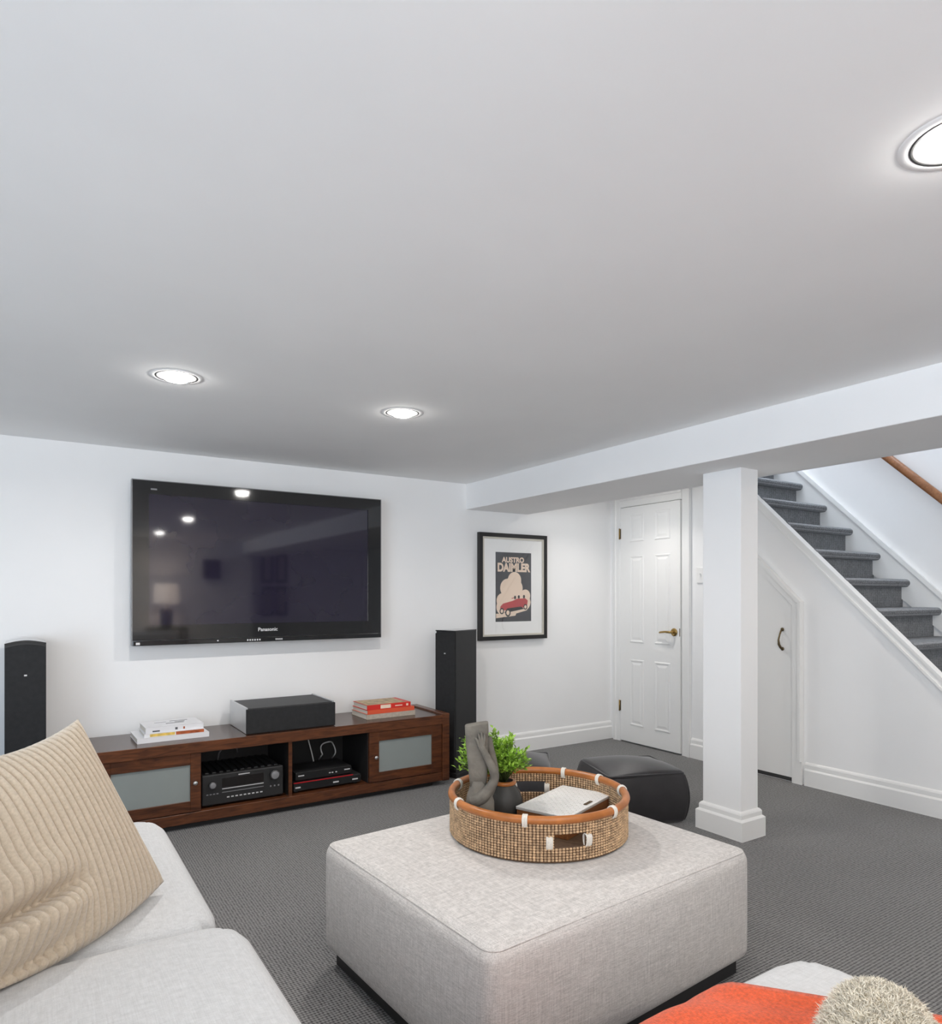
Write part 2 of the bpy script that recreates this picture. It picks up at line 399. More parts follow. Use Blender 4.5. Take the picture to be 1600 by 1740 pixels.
# beam and post
tag(box('ceiling_beam', XB0, XB1, YB2, YW, ZB, HC, M_WALL, bev=.004), 'white boxed-in ceiling beam resting on the square post', 'beam', kind='structure')
post = thing('support_post', (0, 0, 0), 'square white post with moulded base holding up the beam', 'post', kind='structure')
PX0, PX1, PY0, PY1 = 2.942, 3.08, 2.092, 2.318
box('shaft', PX0, PX1, PY0, PY1, 0, ZB, M_WALL, post, bev=.003)
def skirt_ring(x0, x1, y0, y1):
    bm = bmesh.new()
    prof = [(.026, 0), (.026, .095), (.020, .101), (.014, .105), (.014, .125), (.010, .133), (.004, .138), (0, .14)]
    rings = []
    for d, z in prof:
        rings.append([bm.verts.new(v) for v in ((x0-d, y0-d, z), (x1+d, y0-d, z), (x1+d, y1+d, z), (x0-d, y1+d, z))])
    for a, b in zip(rings, rings[1:]):
        for i in range(4): bm.faces.new((a[i], a[(i+1) % 4], b[(i+1) % 4], b[i]))
    return bm
link_mesh('base_moulding', skirt_ring(PX0, PX1, PY0, PY1), M_TRIM, post)

# baseboards
SK = [(0, 0), (.022, 0), (.022, .098), (.017, .104), (.012, .108), (.012, .132), (.008, .141), (.003, .146), (0, .148)]
def baseboard(name, axis, p, sgn, a, b, label):
    if axis == 'y':   # wall normal along y, running in x
        bm = bmesh.new(); bm_prism(bm, [(p+sgn*d, z) for d, z in SK], 'x', a, b)
    else:
        bm = bmesh.new(); bm_prism(bm, [(p+sgn*d, z) for d, z in SK], 'y', a, b)
    return tag(link_mesh(name, bm, M_TRIM), label, 'baseboard', kind='structure')
baseboard('baseboard_back', 'y', YW, -1, XL, XR, 'white moulded baseboard along the television wall')
baseboard('baseboard_right', 'x', XR, -1, 1.06, 2.478, 'white moulded baseboard below the stair side wall')
baseboard('baseboard_middle', 'x', XR, -1, 3.24, 3.372, 'short white baseboard between the two doors')
baseboard('baseboard_left', 'x', XL, 1, YB, YW-.03, 'white baseboard along the left wall')

# ------------------------------------------------------------------ door_1: six-panel door
d1 = thing('door_1', (XR, 0, 0), 'white six-panel door with brass lever beside the framed poster', 'door', kind='structure')
dl0, dl1_, dz = 3.455, 4.072, 1.935
box('leaf', -.030, -.004, dl0, dl1_, .012, dz, M_TRIM, d1, bev=.002)
box('gap_shade', -.004, -.0008, dl0-.006, dl1_+.012, .002, dz+.006, M_GAP, d1)  # grey backing paints the shade in the gap round the leaf
rows = ((1.648, 1.876), (.828, 1.535), (.150, .690))
cols = ((3.815, 3.968), (3.548, 3.705))
for (z0, z1) in rows:
    for (y0, y1) in cols:
        # recessed moulding ring plus raised field
        bm = bmesh.new()
        lv = [(0, -.0301), (.005, -.0350), (.012, -.0350), (.020, -.0308), (.026, -.0308), (.044, -.0345)]
        prev = None
        for d, x in lv:
            r_ = [bm.verts.new(v) for v in ((x, y0+d, z0+d), (x, y1-d, z0+d), (x, y1-d, z1-d), (x, y0+d, z1-d))]
            if prev:
                for i in range(4): bm.faces.new((prev[i], prev[(i+1) % 4], r_[(i+1) % 4], r_[i]))
            prev = r_
        bm.faces.new(prev)
        link_mesh('panel', bm, M_TRIM, d1)
def casing_prof(w):   # stepped architrave section (across, proud)
    return [(0, 0), (0, .016), (w*.15, .020), (w*.62, .020), (w*.70, .027), (w, .027), (w, 0)]
def casing_v(y_in, sgn, z1, parent):  # vertical casing growing outward from y_in
    bm = bmesh.new()
    pts = [(-d-.001, y_in+sgn*a) for a, d in casing_prof(.075)]
    bm_prism(bm, pts, 'z', 0.0, z1)
    return link_mesh('casing', bm, M_TRIM, parent)
casing_v(dl1_+.012, 1, 2.022, d1); casing_v(dl0-.006, -1, 2.022, d1)
bm = bmesh.new(); bm_prism(bm, [(-d-.002, dz+.006+a) for a, d in casing_prof(.08)], 'y', dl0-.006, dl1_+.012)
# the prism above runs along y: pts are (x, z)
link_mesh('casing', bm, M_TRIM, d1)
for z in (1.722, .298):
    h = box('hinge', -.036, -.028, dl1_-.004, dl1_+.014, z-.042, z+.042, M_BRASSD, d1, bev=.002)
    tube('hinge_pin', [(-.039, dl1_+.005, z-.045), (-.039, dl1_+.005, z+.045)], .005, M_BRASS, h)
hz, hy = .930, 3.510
hd = lathe('handle_rose', [(0, 0), (.030, 0), (.031, .004), (.026, .009), (.014, .011), (0.0, .011)], M_BRASS, d1, 24)
hd.rotation_euler = (0, -PI/2, 0); hd.location = (-.030, hy, hz)
tube('handle_lever', [(-.038, hy, hz), (-.062, hy, hz), (-.072, hy+.010, hz), (-.074, hy+.05, hz+.002), (-.072, hy+.095, hz-.003), (-.068, hy+.112, hz-.006)],
     [.010, .009, .009, .008, .008, .007], M_BRASS, d1, 10)
box('strike_plate', -.0325, -.029, dl0, dl0+.004, .90, .96, M_BRASSD, d1)

# ------------------------------------------------------------------ door_2: sloping cupboard door under the stairs
d2 = thing('door_2', (XR, 0, 0), 'white cupboard door with sloping top under the stairs', 'door', kind='structure')
c0, c1, s_ = 2.560, 3.15, .985
def zc(y): return 1.140+s_*(y-2.560)
prism('gap_shade', [(c0, .030), (c1, .030), (c1, zc(c1)+.003), (c0, zc(c0)+.003)], 'x', -.002, -.0005, M_GAP, d2)  # grey sheet stands in for shade between leaf and casing
prism('leaf', [(c0+.004, .030), (c1, .030), (c1, zc(c1)-.002), (c0+.004, zc(c0)-.002)], 'x', -.010, -.002, M_TRIM, d2)
box('threshold_shade', -.004, -.001, c0, c1, .004, .030, M_DLDARK, d2)  # dark strip painted in for the shade under the leaf
cw = .066
prism('casing', [(c0-cw, 0), (c0, 0), (c0, zc(c0)+.004), (c0-cw, zc(c0)+.030)], 'x', -.024, -.001, M_TRIM, d2)
prism('casing_bead', [(c0-cw, .148), (c0-cw+.016, .148), (c0-cw+.016, zc(c0)+.024), (c0-cw, zc(c0)+.030)], 'x', -.044, -.024, M_TRIM, d2)
nl = .075
prism('casing', [(c0-cw, zc(c0)+.030), (c0, zc(c0)+.004), (c1+.06, zc(c1+.06)+.004), (c1+.06, zc(c1+.06)+.004+nl*1.2), (c0-.03, zc(c0-.03)+.004+nl*1.2)], 'x', -.024, -.001, M_TRIM, d2)
prism('casing_bead', [(c0-cw, zc(c0)+.030), (c0-.045, zc(c0)+.022), (c1+.06, zc(c1+.06)+.004+nl*.85), (c1+.06, zc(c1+.06)+.004+nl*1.2), (c0-.03, zc(c0-.03)+.004+nl*1.2)], 'x', -.044, -.024, M_TRIM, d2)
prism('casing', [(c1, 0), (c1+.06, 0), (c1+.06, zc(c1+.06)), (c1, zc(c1))], 'x', -.024, -.001, M_TRIM, d2)
pull = tube('pull_handle', [(-.016, 2.632, .985), (-.030, 2.632, .978), (-.040, 2.634, .955), (-.044, 2.640, .920), (-.040, 2.640, .890), (-.030, 2.634, .868), (-.016, 2.632, .860)],
     [.006, .006, .005, .006, .008, .008, .007], M_BRASSD, d2, 8)
for z in (.987, .860):
    r_ = lathe('handle_rose', [(0, 0), (.012, 0), (.012, .003), (.006, .006), (0, .006)], M_BRASSD, pull, 14)
    r_.rotation_euler = (0, -PI/2, 0); r_.location = (-.013, 2.632, z)

# light switch half hidden by the post
sw = thing('light_switch', (XR, 3.286, 1.36), 'small white light switch on the wall just left of the post', 'switch')
box('plate', -.010, -.0005, -.036, .036, -.058, .058, M_TRIM, sw, bev=.002)
box('toggle', -.022, -.010, -.006, .006, -.004, .016, M_TRIM, sw, bev=.002)

# ------------------------------------------------------------------ stairs
st = thing('staircase', (0, 0, 0), 'carpeted staircase rising behind the white side wall', 'stairs', kind='structure')
tread_bm = bmesh.new()
prof = [(-.028+.0, -.022)]
tp = []
for i in range(9):
    a = PI/2+PI*i/8
    tp.append((math.cos(a)*.026-.008, -.026+math.sin(a)*.026))
tp += [(GO+.02, -.052), (GO+.02, 0)]
bm_prism(tread_bm, tp, 'x', XR+.041, XS-.001)
tread0 = None; riser0 = None
for k in range(1, 15):
    yk, zk = NY0+GO*k+.016, RISE*k
    if tread0 is None:
        tread0 = link_mesh('tread', tread_bm, M_STAIRC, st); t_ = tread0
        riser0 = box('riser', XR+.041, XS-.001, .020, .034, -RISE+.001, -.050, M_STAIRC, st); r_ = riser0
    else:
        t_ = tread0.copy(); C.objects.link(t_); r_ = riser0.copy(); C.objects.link(r_)
    t_.location = (0, yk, zk); r_.location = (0, yk, zk)
# stepped carcass is closed off below by the side wall; sloping cap on the side wall
def slope_strip(name, x0, x1, d0, d1, y0, y1, parent, m=M_TRIM):
    return prism(name, [(y0, zline(y0)+d0), (y1, zline(y1)+d0), (y1, zline(y1)+d1), (y0, zline(y0)+d1)], 'x', x0, x1, m, parent)
slope_strip('stringer_cap', XR-.016, XR+.044, -.012, .008, 1.06, yt-.02, st)
slope_strip('stringer_moulding', XR-.012, XR, -.048, -.012, 1.06, yt-.05, st)
slope_strip('stringer_moulding', XR-.018, XR, -.066, -.048, 1.06, yt-.07, st)
# far skirting board: follows the steps against the far wall
prism('stair_skirting', [(.98, 0), (.98, .16), (4.0, .16+RISE/GO*(4.0-.98)), (4.0, .0+RISE/GO*(4.0-1.25))], 'x', XS-.018, XS-.0005, M_TRIM, st)
yy0, yy1 = .98, 4.0
prism('skirting_cap', [(yy0, .125), (yy1, .125+RISE/GO*(yy1-yy0)), (yy1, .165+RISE/GO*(yy1-yy0)), (yy0, .165)], 'x', XS-.034, XS-.018, M_TRIM, st)
# handrail
hr = thing('handrail', (0, 0, 0), 'wooden handrail running up the far stairwell wall', 'handrail')
def hrz(y): return 2.150+RISE/GO*.985*(y-2.345)
bm = bmesh.new()
ya, yb = 1.0, 3.6
sec = [(-.022, -.030), (.022, -.030), (.026, -.010), (.022, .012), (.010, .022), (-.010, .022), (-.022, .012), (-.026, -.010)]
A = [bm.verts.new((XS-.07+a, ya, hrz(ya)+b*1.3)) for a, b in sec]; B = [bm.verts.new((XS-.07+a, yb, hrz(yb)+b*1.3)) for a, b in sec]
bm.faces.new(A); bm.faces.new(B[::-1])
for i in range(8): bm.faces.new((A[i], B[i], B[(i+1) % 8], A[(i+1) % 8]))
link_mesh('rail', bm, M_RAIL, hr, True)
for y in (1.3, 2.0, 3.2):
    tube('bracket', [(XS-.001, y, hrz(y)-.09), (XS-.05, y, hrz(y)-.085), (XS-.07, y, hrz(y)-.03)], .007, M_BRASS, hr)

# ------------------------------------------------------------------ downlights
def downlight(x, y, label, watts, col, spot=170):
    d = thing('downlight', (x, y, HC), label, 'downlight', group='recessed ceiling downlights')
    R_ = .072
    lathe('trim_ring', [(R_+.002, -.0004), (R_+.003, -.0018), (R_+.006, -.0022), (R_+.019, -.0016), (R_+.022, -.0002)], M_CEIL, d, 48)
    lathe('shadow_gap', [(R_-.003, -.0010), (R_-.003, -.0020), (R_+.003, -.0024), (R_+.003, -.0010)], M_DLDARK, d, 48)
    lathe('reflector', [(R_-.003, -.002), (R_-.010, -.0030), (R_-.022, -.0030)], M_REFLECTOR, d, 48)
    lathe('bulb', [(0, -.020), (.020, -.019), (.036, -.015), (.047, -.009), (.052, -.003)], M_BULB, d, 32)
    l = bpy.data.lights.new('downlight_lamp', 'AREA'); l.shape = 'DISK'; l.size = .085; l.energy = watts; l.color = col
    l.spread = math.radians(spot)
    o = bpy.data.objects.new('downlight_lamp', l); C.objects.link(o); o.location = (x, y, HC-.023)
    return d
DLC = (1.0, 0.95, 0.90)
downlight(.462, 2.745, 'recessed downlight left of the other, above the television end of the room', 7.5, DLC)
downlight(1.405, 2.735, 'small recessed downlight nearest the beam, above the ottoman tray', 8, DLC)
downlight(1.405, .552, 'large recessed downlight cut off by the right edge of the picture', 5, DLC)
downlight(.462, .552, 'recessed downlight overhead behind the camera position', 3, DLC)
downlight(3.62, 3.55, 'recessed downlight behind the beam shining on the panelled door', 2.8, DLC, 130)
downlight(3.72, 1.15, 'recessed downlight behind the beam over the foot of the stairs', 5, (1.0, .88, .76))
downlight(1.405, -1.35, 'added recessed downlight, unseen behind the camera over the side table', 11, (1.0, .90, .80))  # added for warm fill on faces turned to the camera
downlight(.462, -1.35, 'added recessed downlight, unseen behind the camera near the added window', 11, (1.0, .90, .80))  # second added downlight, warm fill from behind

# ------------------------------------------------------------------ television
tv = thing('television', (1.209, YW, 0), 'large glossy black flat television hung on the white wall', 'television')
tx, ty = .741, -.108
bm = bmesh.new()
# bezel: frame with a rectangular opening
ox0, ox1, oz0, oz1 = -.741, .741, .960, 1.842
ix0, ix1, iz0, iz1 = -.660, .652, 1.044, 1.770
for (a, b, c, d) in ((ox0, ix0, oz0, oz1), (ix1, ox1, oz0, oz1), (ix0, ix1, iz1, oz1), (ix0, ix1, oz0, iz0)):
    bm_box(bm, a, b, ty, ty+.03, c, d)
link_mesh('bezel', bm, M_BLKGLOSS, tv)
bm = bmesh.new()
for (a, b, c, d) in ((ox0-.004, ox0, .932, oz1+.004), (ox1, ox1+.004, .932, oz1+.004), (ox0, ox1, oz1, oz1+.004)):
    bm_box(bm, a, b, ty-.002, ty+.04, c, d)
link_mesh('edge_strip', bm, M_GREYM, tv)
box('screen', ix0-.005, ix1+.005, ty+.006, ty+.02, iz0-.005, iz1+.005, M_SCREEN, tv)
box('back_housing', -.70, .70, ty+.03, -.02, .98, 1.80, M_BLKMATT, tv, bev=.01)
box('lower_bar', -.741, .741, ty-.006, ty+.03, .932, .958, M_BLKGLOSS, tv, bev=.003)
box('wall_bracket', -.25, .25, -.025, -.001, 1.15, 1.6, M_GREYM, tv)
text_mesh('logo', 'Panasonic', .030, M_SILPAINT, tv, (-.005, ty-.0012, .996), (PI/2, 0, 0), bold=.0006)
box('corner_mark', -.650, -.618, ty-.001, ty, 1.792, 1.801, M_GREYM, tv)
for a, b in ((-.13, -.045), (.04, .085)):
    for i in range(6):
        w = (b-a)/6
        box('indicator', a+w*i, a+w*i+w*.6, ty-.0075, ty-.006, .940, .950, M_SILPAINT, tv)
box('indicator', -.725, -.705, ty-.0075, ty-.006, .938, .951, M_SILPAINT, tv)
box('indicator', -.30, -.292, ty-.0075, ty-.006, .944, .951, M_SILPAINT, tv)

# ------------------------------------------------------------------ framed poster
pc = thing('framed_poster', (3.1095, YW, 1.277), 'black framed vintage motor car poster with wide white mount', 'picture')
hw, hh, fw = .321, .404, .030
bm = bmesh.new()
def mitred(bm, hw, hh, fw, y0, y1):
    o_ = [(-hw, -hh), (hw, -hh), (hw, hh), (-hw, hh)]; i_ = [(-hw+fw, -hh+fw), (hw-fw, -hh+fw), (hw-fw, hh-fw), (-hw+fw, hh-fw)]
    for k in range(4):
        q = [o_[k], o_[(k+1) % 4], i_[(k+1) % 4], i_[k]]
        bm_prism(bm, q, 'y', y0, y1)
mitred(bm, hw, hh, fw, -.034, -.002); link_mesh('frame', bm, M_FRAMEB, pc)
bm = bmesh.new(); mitred(bm, hw-fw, hh-fw, .014, -.030, -.003); link_mesh('inner_slip', bm, M_BEAD, pc)
mt = box('mount', -hw+fw, hw-fw, -.022, -.003, -hh+fw, hh-fw, M_MATW, pc)
pr = box('print', -.169, .169, -.0128, -.012, -.266, .262, M_PDARK, pc); pr.location.y = -.0100
px_, yb_ = -.0132, 0
text_mesh('lettering', 'AUSTRO', .054, M_PCREAM, pr, (-.005, -.0134, .187), (PI/2, 0, 0), .0002, sx=1.0, bold=.0022)
text_mesh('lettering', 'DAIMLER', .086, M_PCREAM, pr, (.0, -.0134, .118), (PI/2, 0, 0), .0002, sx=.88, bold=.0042)
def disc(bm, cx, cz, r, y, n=28, rz=None):
    rz = rz or r
    vv = [bm.verts.new((cx+r*math.cos(2*PI*i/n), y, cz+rz*math.sin(2*PI*i/n))) for i in range(n)]; bm.faces.new(vv)
bm = bmesh.new()
for i, (cx, cz, r) in enumerate(((.008, .050, .064), (-.055, -.010, .072), (.020, -.010, .066), (.112, -.068, .048), (.150, -.12, .014), (-.105, -.105, .056), (-.02, -.08, .09), (.04, -.13, .10), (.10, -.12, .062), (-.105, -.155, .058), (-.04, -.165, .07))):
    disc(bm, cx, cz, r, -.0131-.00002*i)
link_mesh('cloud', bm, M_PCREAM, pr)
def flat(name, pts, y, m, parent):
    bm = bmesh.new(); bm.faces.new([bm.verts.new((a, y, b)) for a, b in pts]); return link_mesh(name, bm, m, parent)
flat('ground', [(-.165, -.235), (-.02, -.215), (.168, -.172), (.168, -.264), (-.168, -.264), (-.168, -.242)], -.0136, M_PDARK, pr)
flat('road', [(-.166, -.205), (.03, -.195), (.015, -.222), (-.166, -.238)], -.0137, M_PCREAM, pr)
flat('car_body', [(-.125, -.150), (-.10, -.128), (-.01, -.108), (.03, -.092), (.11, -.088), (.135, -.105), (.128, -.15), (.06, -.168), (-.06, -.180), (-.128, -.178)], -.0138, M_PRED, pr)
flat('car_shade', [(-.06, -.165), (.07, -.152), (.10, -.17), (-.02, -.19), (-.09, -.20)], -.01385, M_PBLACK, pr)
for (cx, cz, r) in ((-.055, -.198, .030), (-.112, -.185, .024), (.112, -.155, .022)):
    bm = bmesh.new(); disc(bm, cx, cz, r*.85, -.0140, 24, r); link_mesh('wheel', bm, M_PBLACK, pr)
    bm = bmesh.new(); disc(bm, cx, cz, r*.5, -.0141, 20, r*.6); link_mesh('hub', bm, M_PCREAM, pr)
for (cx, cz) in ((.012, -.082), (.048, -.078), (.098, -.076)):
    bm = bmesh.new(); disc(bm, cx, cz, .010, -.0140, 16, .014); link_mesh('passenger', bm, M_PBLACK, pr)
flat('windscreen', [(-.02, -.092), (.0, -.088), (.002, -.082), (-.02, -.086)], -.0141, M_PRED, pr)
box('glazing', -hw+fw+.002, hw-fw-.002, -.0285, -.0280, -hh+fw+.002, hh-fw-.002, M_PGLASS, pc)

# ------------------------------------------------------------------ media console
mc = thing('media_console', (1.2225, 3.74, 0), 'long low dark cherry wood media console under the television', 'console')
HW, DP = 1.028, .42
box('top_board', -HW+.045, HW-.045, -.004, DP, .395, .448, M_WOODT, mc, bev=.003)
box('top_rail', -HW+.045, HW-.045, -.012, -.004, .392, .449, M_WOODC, mc, bev=.002)
box('bottom_board', -HW+.045, HW-.045, -.004, DP, .030, .086, M_WOODC, mc, bev=.003)
for s in (-1, 1):
    x0, x1 = (s*HW, s*(HW-.05)) if s < 0 else (s*(HW-.05), s*HW)
    box('side_panel', x0, x1, -.016, DP, .030, .458, M_WOODC, mc, bev=.004)
box('divider', -.010, .010, .004, .012, .086, .395, M_WOODC, mc)
box('partition', -.009, .009, .012, DP-.02, .086, .395, M_BLKMATT, mc)  # black instead of wood, standing in for shade inside the cubby
for s in (-1, 1):
    xc = s*.482
    box('partition', xc-.010 if s > 0 else xc-.010, xc+.010, .014, DP-.02, .086, .395, M_BLKMATT, mc)
box('back_panel', -HW+.05, HW-.05, DP-.02, DP-.010, .086, .395, M_BLKMATT, mc)  # black also imitates the shade at the back of the cubbies
box('plinth', -HW+.10, HW-.10, .03, DP-.03, 0, .030, M_BLKMATT, mc)
for s in (-1, 1):
    a, b = (.476, .976)
    x0, x1 = (a, b) if s > 0 else (-b, -a)
    dr = thing_ = bpy.data.objects.new('cabinet_door', None); C.objects.link(dr); dr.parent = mc
    pa, pb = (.540, .905) if s > 0 else (-.893, -.528)
    z0, z1, pz0, pz1 = .090, .392, .145, .333
    bm = bmesh.new()
    for q in ((x0, pa, z0, z1), (pb, x1, z0, z1), (pa, pb, z0, pz0), (pa, pb, pz1, z1)):
        bm_box(bm, q[0], q[1], -.006, .014, q[2], q[3], .0015, 1)
    link_mesh('door_frame', bm, M_WOODC, dr)
    box('glass_pane', pa-.003, pb+.003, .003, .008, pz0-.003, pz1+.003, M_FROST, dr)
    kx = .512 if s > 0 else -.506
    kb = lathe('knob', [(0, 0), (.005, 0), (.005, .010), (.011, .014), (.012, .020), (.008, .025), (0, .026)], M_CHROME, dr, 20)
    kb.rotation_euler = (PI/2, 0, 0); kb.location = (kx, -.006, .240)
# partitions and back are black to imitate shade inside the open cubbies
# ------------------------------------------------------------------ AV receiver
rc = thing('av_receiver', (.975, 3.775, .086), 'black hi-fi receiver with vented top in the left cubby', 'receiver')
box('body', -.212, .212, .012, .33, .014, .168, M_BLKMATT, rc, bev=.004)
box('front_panel', -.216, .216, -.006, .012, .010, .172, M_BLKMATT, rc, bev=.006)
box('display', -.115, .105, -.0075, -.006, .098, .146, M_DISPLAY, rc)
box('trim_line', -.115, .105, -.0085, -.006, .088, .092, M_SILPAINT, rc)
box('trim_line', -.115, .105, -.0085, -.006, .070, .073, M_GREYM, rc)
def knob(parent, x, z, r, m=M_BLKMATT):
    k = lathe('knob', [(0, 0), (r, 0), (r, .012), (r*.9, .018), (0, .018)], m, parent, 24); k.rotation_euler = (PI/2, 0, 0); k.location = (x, -.006, z)
    c = lathe('knob_cap', [(r*.95, 0), (r*.6, .004), (0, .005)], M_GREYM, k, 24); c.location = (0, 0, .016)
knob(rc, .165, .128, .028); knob(rc, -.165, .118, .020)
for i in range(9): box('button', -.09+i*.022, -.077+i*.022, -.0085, -.006, .040, .046, M_SILPAINT, rc)
for i in range(4): box('button', -.195+i*.017, -.185+i*.017, -.0085, -.006, .066, .071, M_GREYM, rc)
for i in range(3): box('button', .14+i*.022, .148+i*.022, -.0085, -.006, .062, .070, M_GREYM, rc)
for i in range(11):
    x = -.185+i*.037
    box('vent_slat', x-.010, x+.010, .03, .31, .168, .176, M_BLKMATT, rc, bev=.002)
for x in (-.17, .17):
    for y in (.03, .29): lathe('foot', [(0, 0), (.016, 0), (.016, .014), (0, .014)], M_BLKMATT, rc, 14, (x, y, 0))
box('badge', -.03, .03, -.0070, -.006, .153, .158, M_SILPAINT, rc)

# ------------------------------------------------------------------ players stacked in the right cubby
p1 = thing('disc_player', (1.455, 3.775, .086), 'black disc player with red line, lowest box in the right cubby', 'player')
box('body', -.205, .205, 0, .26, .012, .058, M_BLKMATT, p1, bev=.003)
box('red_line', -.205, .155, -.004, .001, .056, .061, M_RED, p1)
box('front_panel', -.205, .205, -.003, 0, .014, .055, M_BLKGLOSS, p1)
for a, b in ((-.195, -.165), (.03, .065), (.15, .185)): box('badge', a, b, -.0045, -.003, .028, .036, M_SILPAINT, p1)
for x in (-.18, .18):
    for y in (.03, .23): lathe('foot', [(0, 0), (.014, 0), (.014, .012), (0, .012)], M_BLKMATT, p1, 12, (x, y, 0))
p2 = thing('set_top_box', (1.445, 3.800, .147), 'slim black set-top box stacked on the red-lined disc player', 'player')
box('body', -.175, .165, 0, .22, .001, .048, M_BLKMATT, p2, bev=.003)
box('front_panel', -.175, .165, -.003, 0, .002, .046, M_BLKGLOSS, p2)
for a, b in ((-.16, -.125), (.12, .155)): box('badge', a, b, -.0045, -.003, .026, .032, M_SILPAINT, p2)
for x in (.028, .045, .068): box('button', x-.004, x+.006, -.0045, -.003, .020, .026, M_SILPAINT, p2)
pts = [(1.535+.045*math.cos(a), 3.98+.015*math.sin(3*a), .262+.052*math.sin(a)) for a in [PI*1.12-PI*1.3*i/24 for i in range(25)]]
pts = [(1.49, 4.02, .200)]+pts+[(1.575, 4.02, .197)]
tag(tube('cable_loop', pts, .004, M_SILPAINT), 'pale cable looping up above the set-top box in the cubby', 'cable')
tag(tube('hanging_cable', [(1.43, 4.06, .36), (1.432, 4.05, .33), (1.44, 4.04, .29), (1.45, 4.03, .24), (1.45, 4.0, .198)], .004, M_SILPAINT), 'grey cable hanging behind the set-top box', 'cable')
tag(tube('receiver_cable', [(.90, 4.05, .27), (.905, 4.04, .31), (.925, 4.03, .345), (.97, 4.03, .355), (1.0, 4.04, .34), (1.01, 4.05, .30)], .005, M_GREYM), 'dark cable arching behind the receiver', 'cable')

# ------------------------------------------------------------------ centre speaker
cs = thing('centre_speaker', (1.245, 3.772, .449), 'black horizontal speaker with silver cheeks on the console', 'speaker')
box('cabinet', -.243, .243, .020, .365, .002, .138, M_BLKMATT, cs, bev=.003)
box('grille', -.255, .255, 0, .020, .001, .136, M_GRILLE, cs, bev=.004)
for s in (-1, 1):
    a, b = (s*.255, s*.243) if s < 0 else (s*.243, s*.255)
    box('side_cheek', a, b, .020, .372, 0, .144, M_SILVER, cs, bev=.003)
# ------------------------------------------------------------------ tower speakers
def tower(loc, rz, w, d, h, label, arched):
    t = thing('tower_speaker', loc, label, 'speaker', rz, group='tower speakers beside the console')
    n = 12
    arc = [(-w/2+w*i/n, h-.0+.014*math.sin(PI*i/n)) for i in range(n+1)] if arched else [(-w/2, h), (w/2, h)]
    bm = bmesh.new(); bm_prism(bm, [(-w/2, .03)]+[(a, b-.004) for a, b in arc]+[(w/2, .03)], 'y', .014, d)
    link_mesh('cabinet', bm, M_BLKMATT, t)
    bm = bmesh.new(); bm_prism(bm, [(-w/2+.003, .05)]+[(a*.965, b-.018) for a, b in arc]+[(w/2-.003, .05)], 'y', 0, .014)
    link_mesh('grille', bm, M_GRILLE, t)
    bm = bmesh.new(); bm_prism(bm, [(a, b-.004) for a, b in arc]+[(a, b+.003) for a, b in arc[::-1]], 'y', .004, d+.002)
    link_mesh('top_cap', bm, M_BLKGLOSS, t)
    box('plinth', -w/2-.02, w/2+.02, -.01, d+.01, 0, .03, M_BLKMATT, t, bev=.004)
    box('badge', -.006, .006, -.002, 0, h-.155, h-.148, M_SILVER, t)
    return t
tower((-.018, 3.90, 0), 0, .168, .26, .976, 'black tower speaker at the far left behind the corduroy cushion', True)
ang = math.atan2(-.93, .37)
tower((2.330, 3.917, 0), ang, .165, .25, .973, 'black tower speaker between the console and the framed poster', False)

# ------------------------------------------------------------------ books
def book(name, loc, rz, w, d, h, cover, label, spine_extra=(), top_extra=(), group=None):
    b = thing(name, loc, label, 'book', rz, group=group)
    t = .0025
    box('pages', -w/2+.003, w/2-.004, -d/2+.003, d/2-.004, t, h-t, M_PAPER, b)
    bm = bmesh.new()
    bm_box(bm, -w/2, w/2, -d/2, d/2, 0, t); bm_box(bm, -w/2, w/2, -d/2, d/2, h-t, h); bm_box(bm, -w/2, w/2, -d/2-.001, -d/2+t, 0, h)
    link_mesh('cover', bm, cover, b)
    for (a, c, z0, z1, m) in spine_extra: box('spine_print', a, c, -d/2-.0018, -d/2-.001, z0, z1, m, b)
    for (a, c, y0, y1, m) in top_extra: box('cover_print', a, c, y0, y1, h, h+.0006, m, b)
    return b
M_BTAN = mat('cover_tan_photo', (0.42, 0.30, 0.14), 0.4, var=0.5, scale=30)
M_BYEL = mat('cover_yellow', (0.75, 0.52, 0.12), 0.4, var=0.3, scale=40)
M_BRUST = mat('cover_rust', (0.42, 0.10, 0.03), 0.4, var=0.4, scale=40)
M_BINK = mat('cover_ink', (0.10, 0.10, 0.11), 0.5, var=0.2)
gl_, gr_ = 'books stacked left of the centre speaker', 'books stacked right of the centre speaker'
book('book', (.632, 3.965, .4485), .02, .352, .245, .026, M_BWHITE, 'large plain white book at the bottom of the left stack', group=gl_)
book('book', (.640, 3.955, .4748), .0, .295, .205, .018, M_BWHITE, 'white book with yellow and rust spine in the left stack',
     ((-.12, .0, .002, .016, M_BYEL), (.005, .145, .001, .017, M_BRUST)), group=gl_)
book('book', (.640, 3.960, .4931), .03, .285, .195, .030, M_BWHITE, 'white book with dark cover lettering on top of the left stack',
     ((-.11, -.075, .006, .013, M_BINK), (.0, .012, .008, .02, M_BINK), (.04, .048, .008, .02, M_BRUST)),
     ((-.03, .06, -.02, -.008, M_BINK), (.02, .07, .01, .022, M_BINK), (-.08, -.02, .03, .036, M_GREYM), (.0, .09, .045, .055, M_BINK)), group=gl_)
book('book', (1.895, 3.955, .4485), .0, .335, .235, .030, M_BGREY, 'stone grey book at the bottom of the right stack', group=gr_)
book('book', (1.893, 3.950, .4788), .015, .325, .225, .026, M_BORANGE, 'vermilion book in the middle of the right stack', group=gr_)
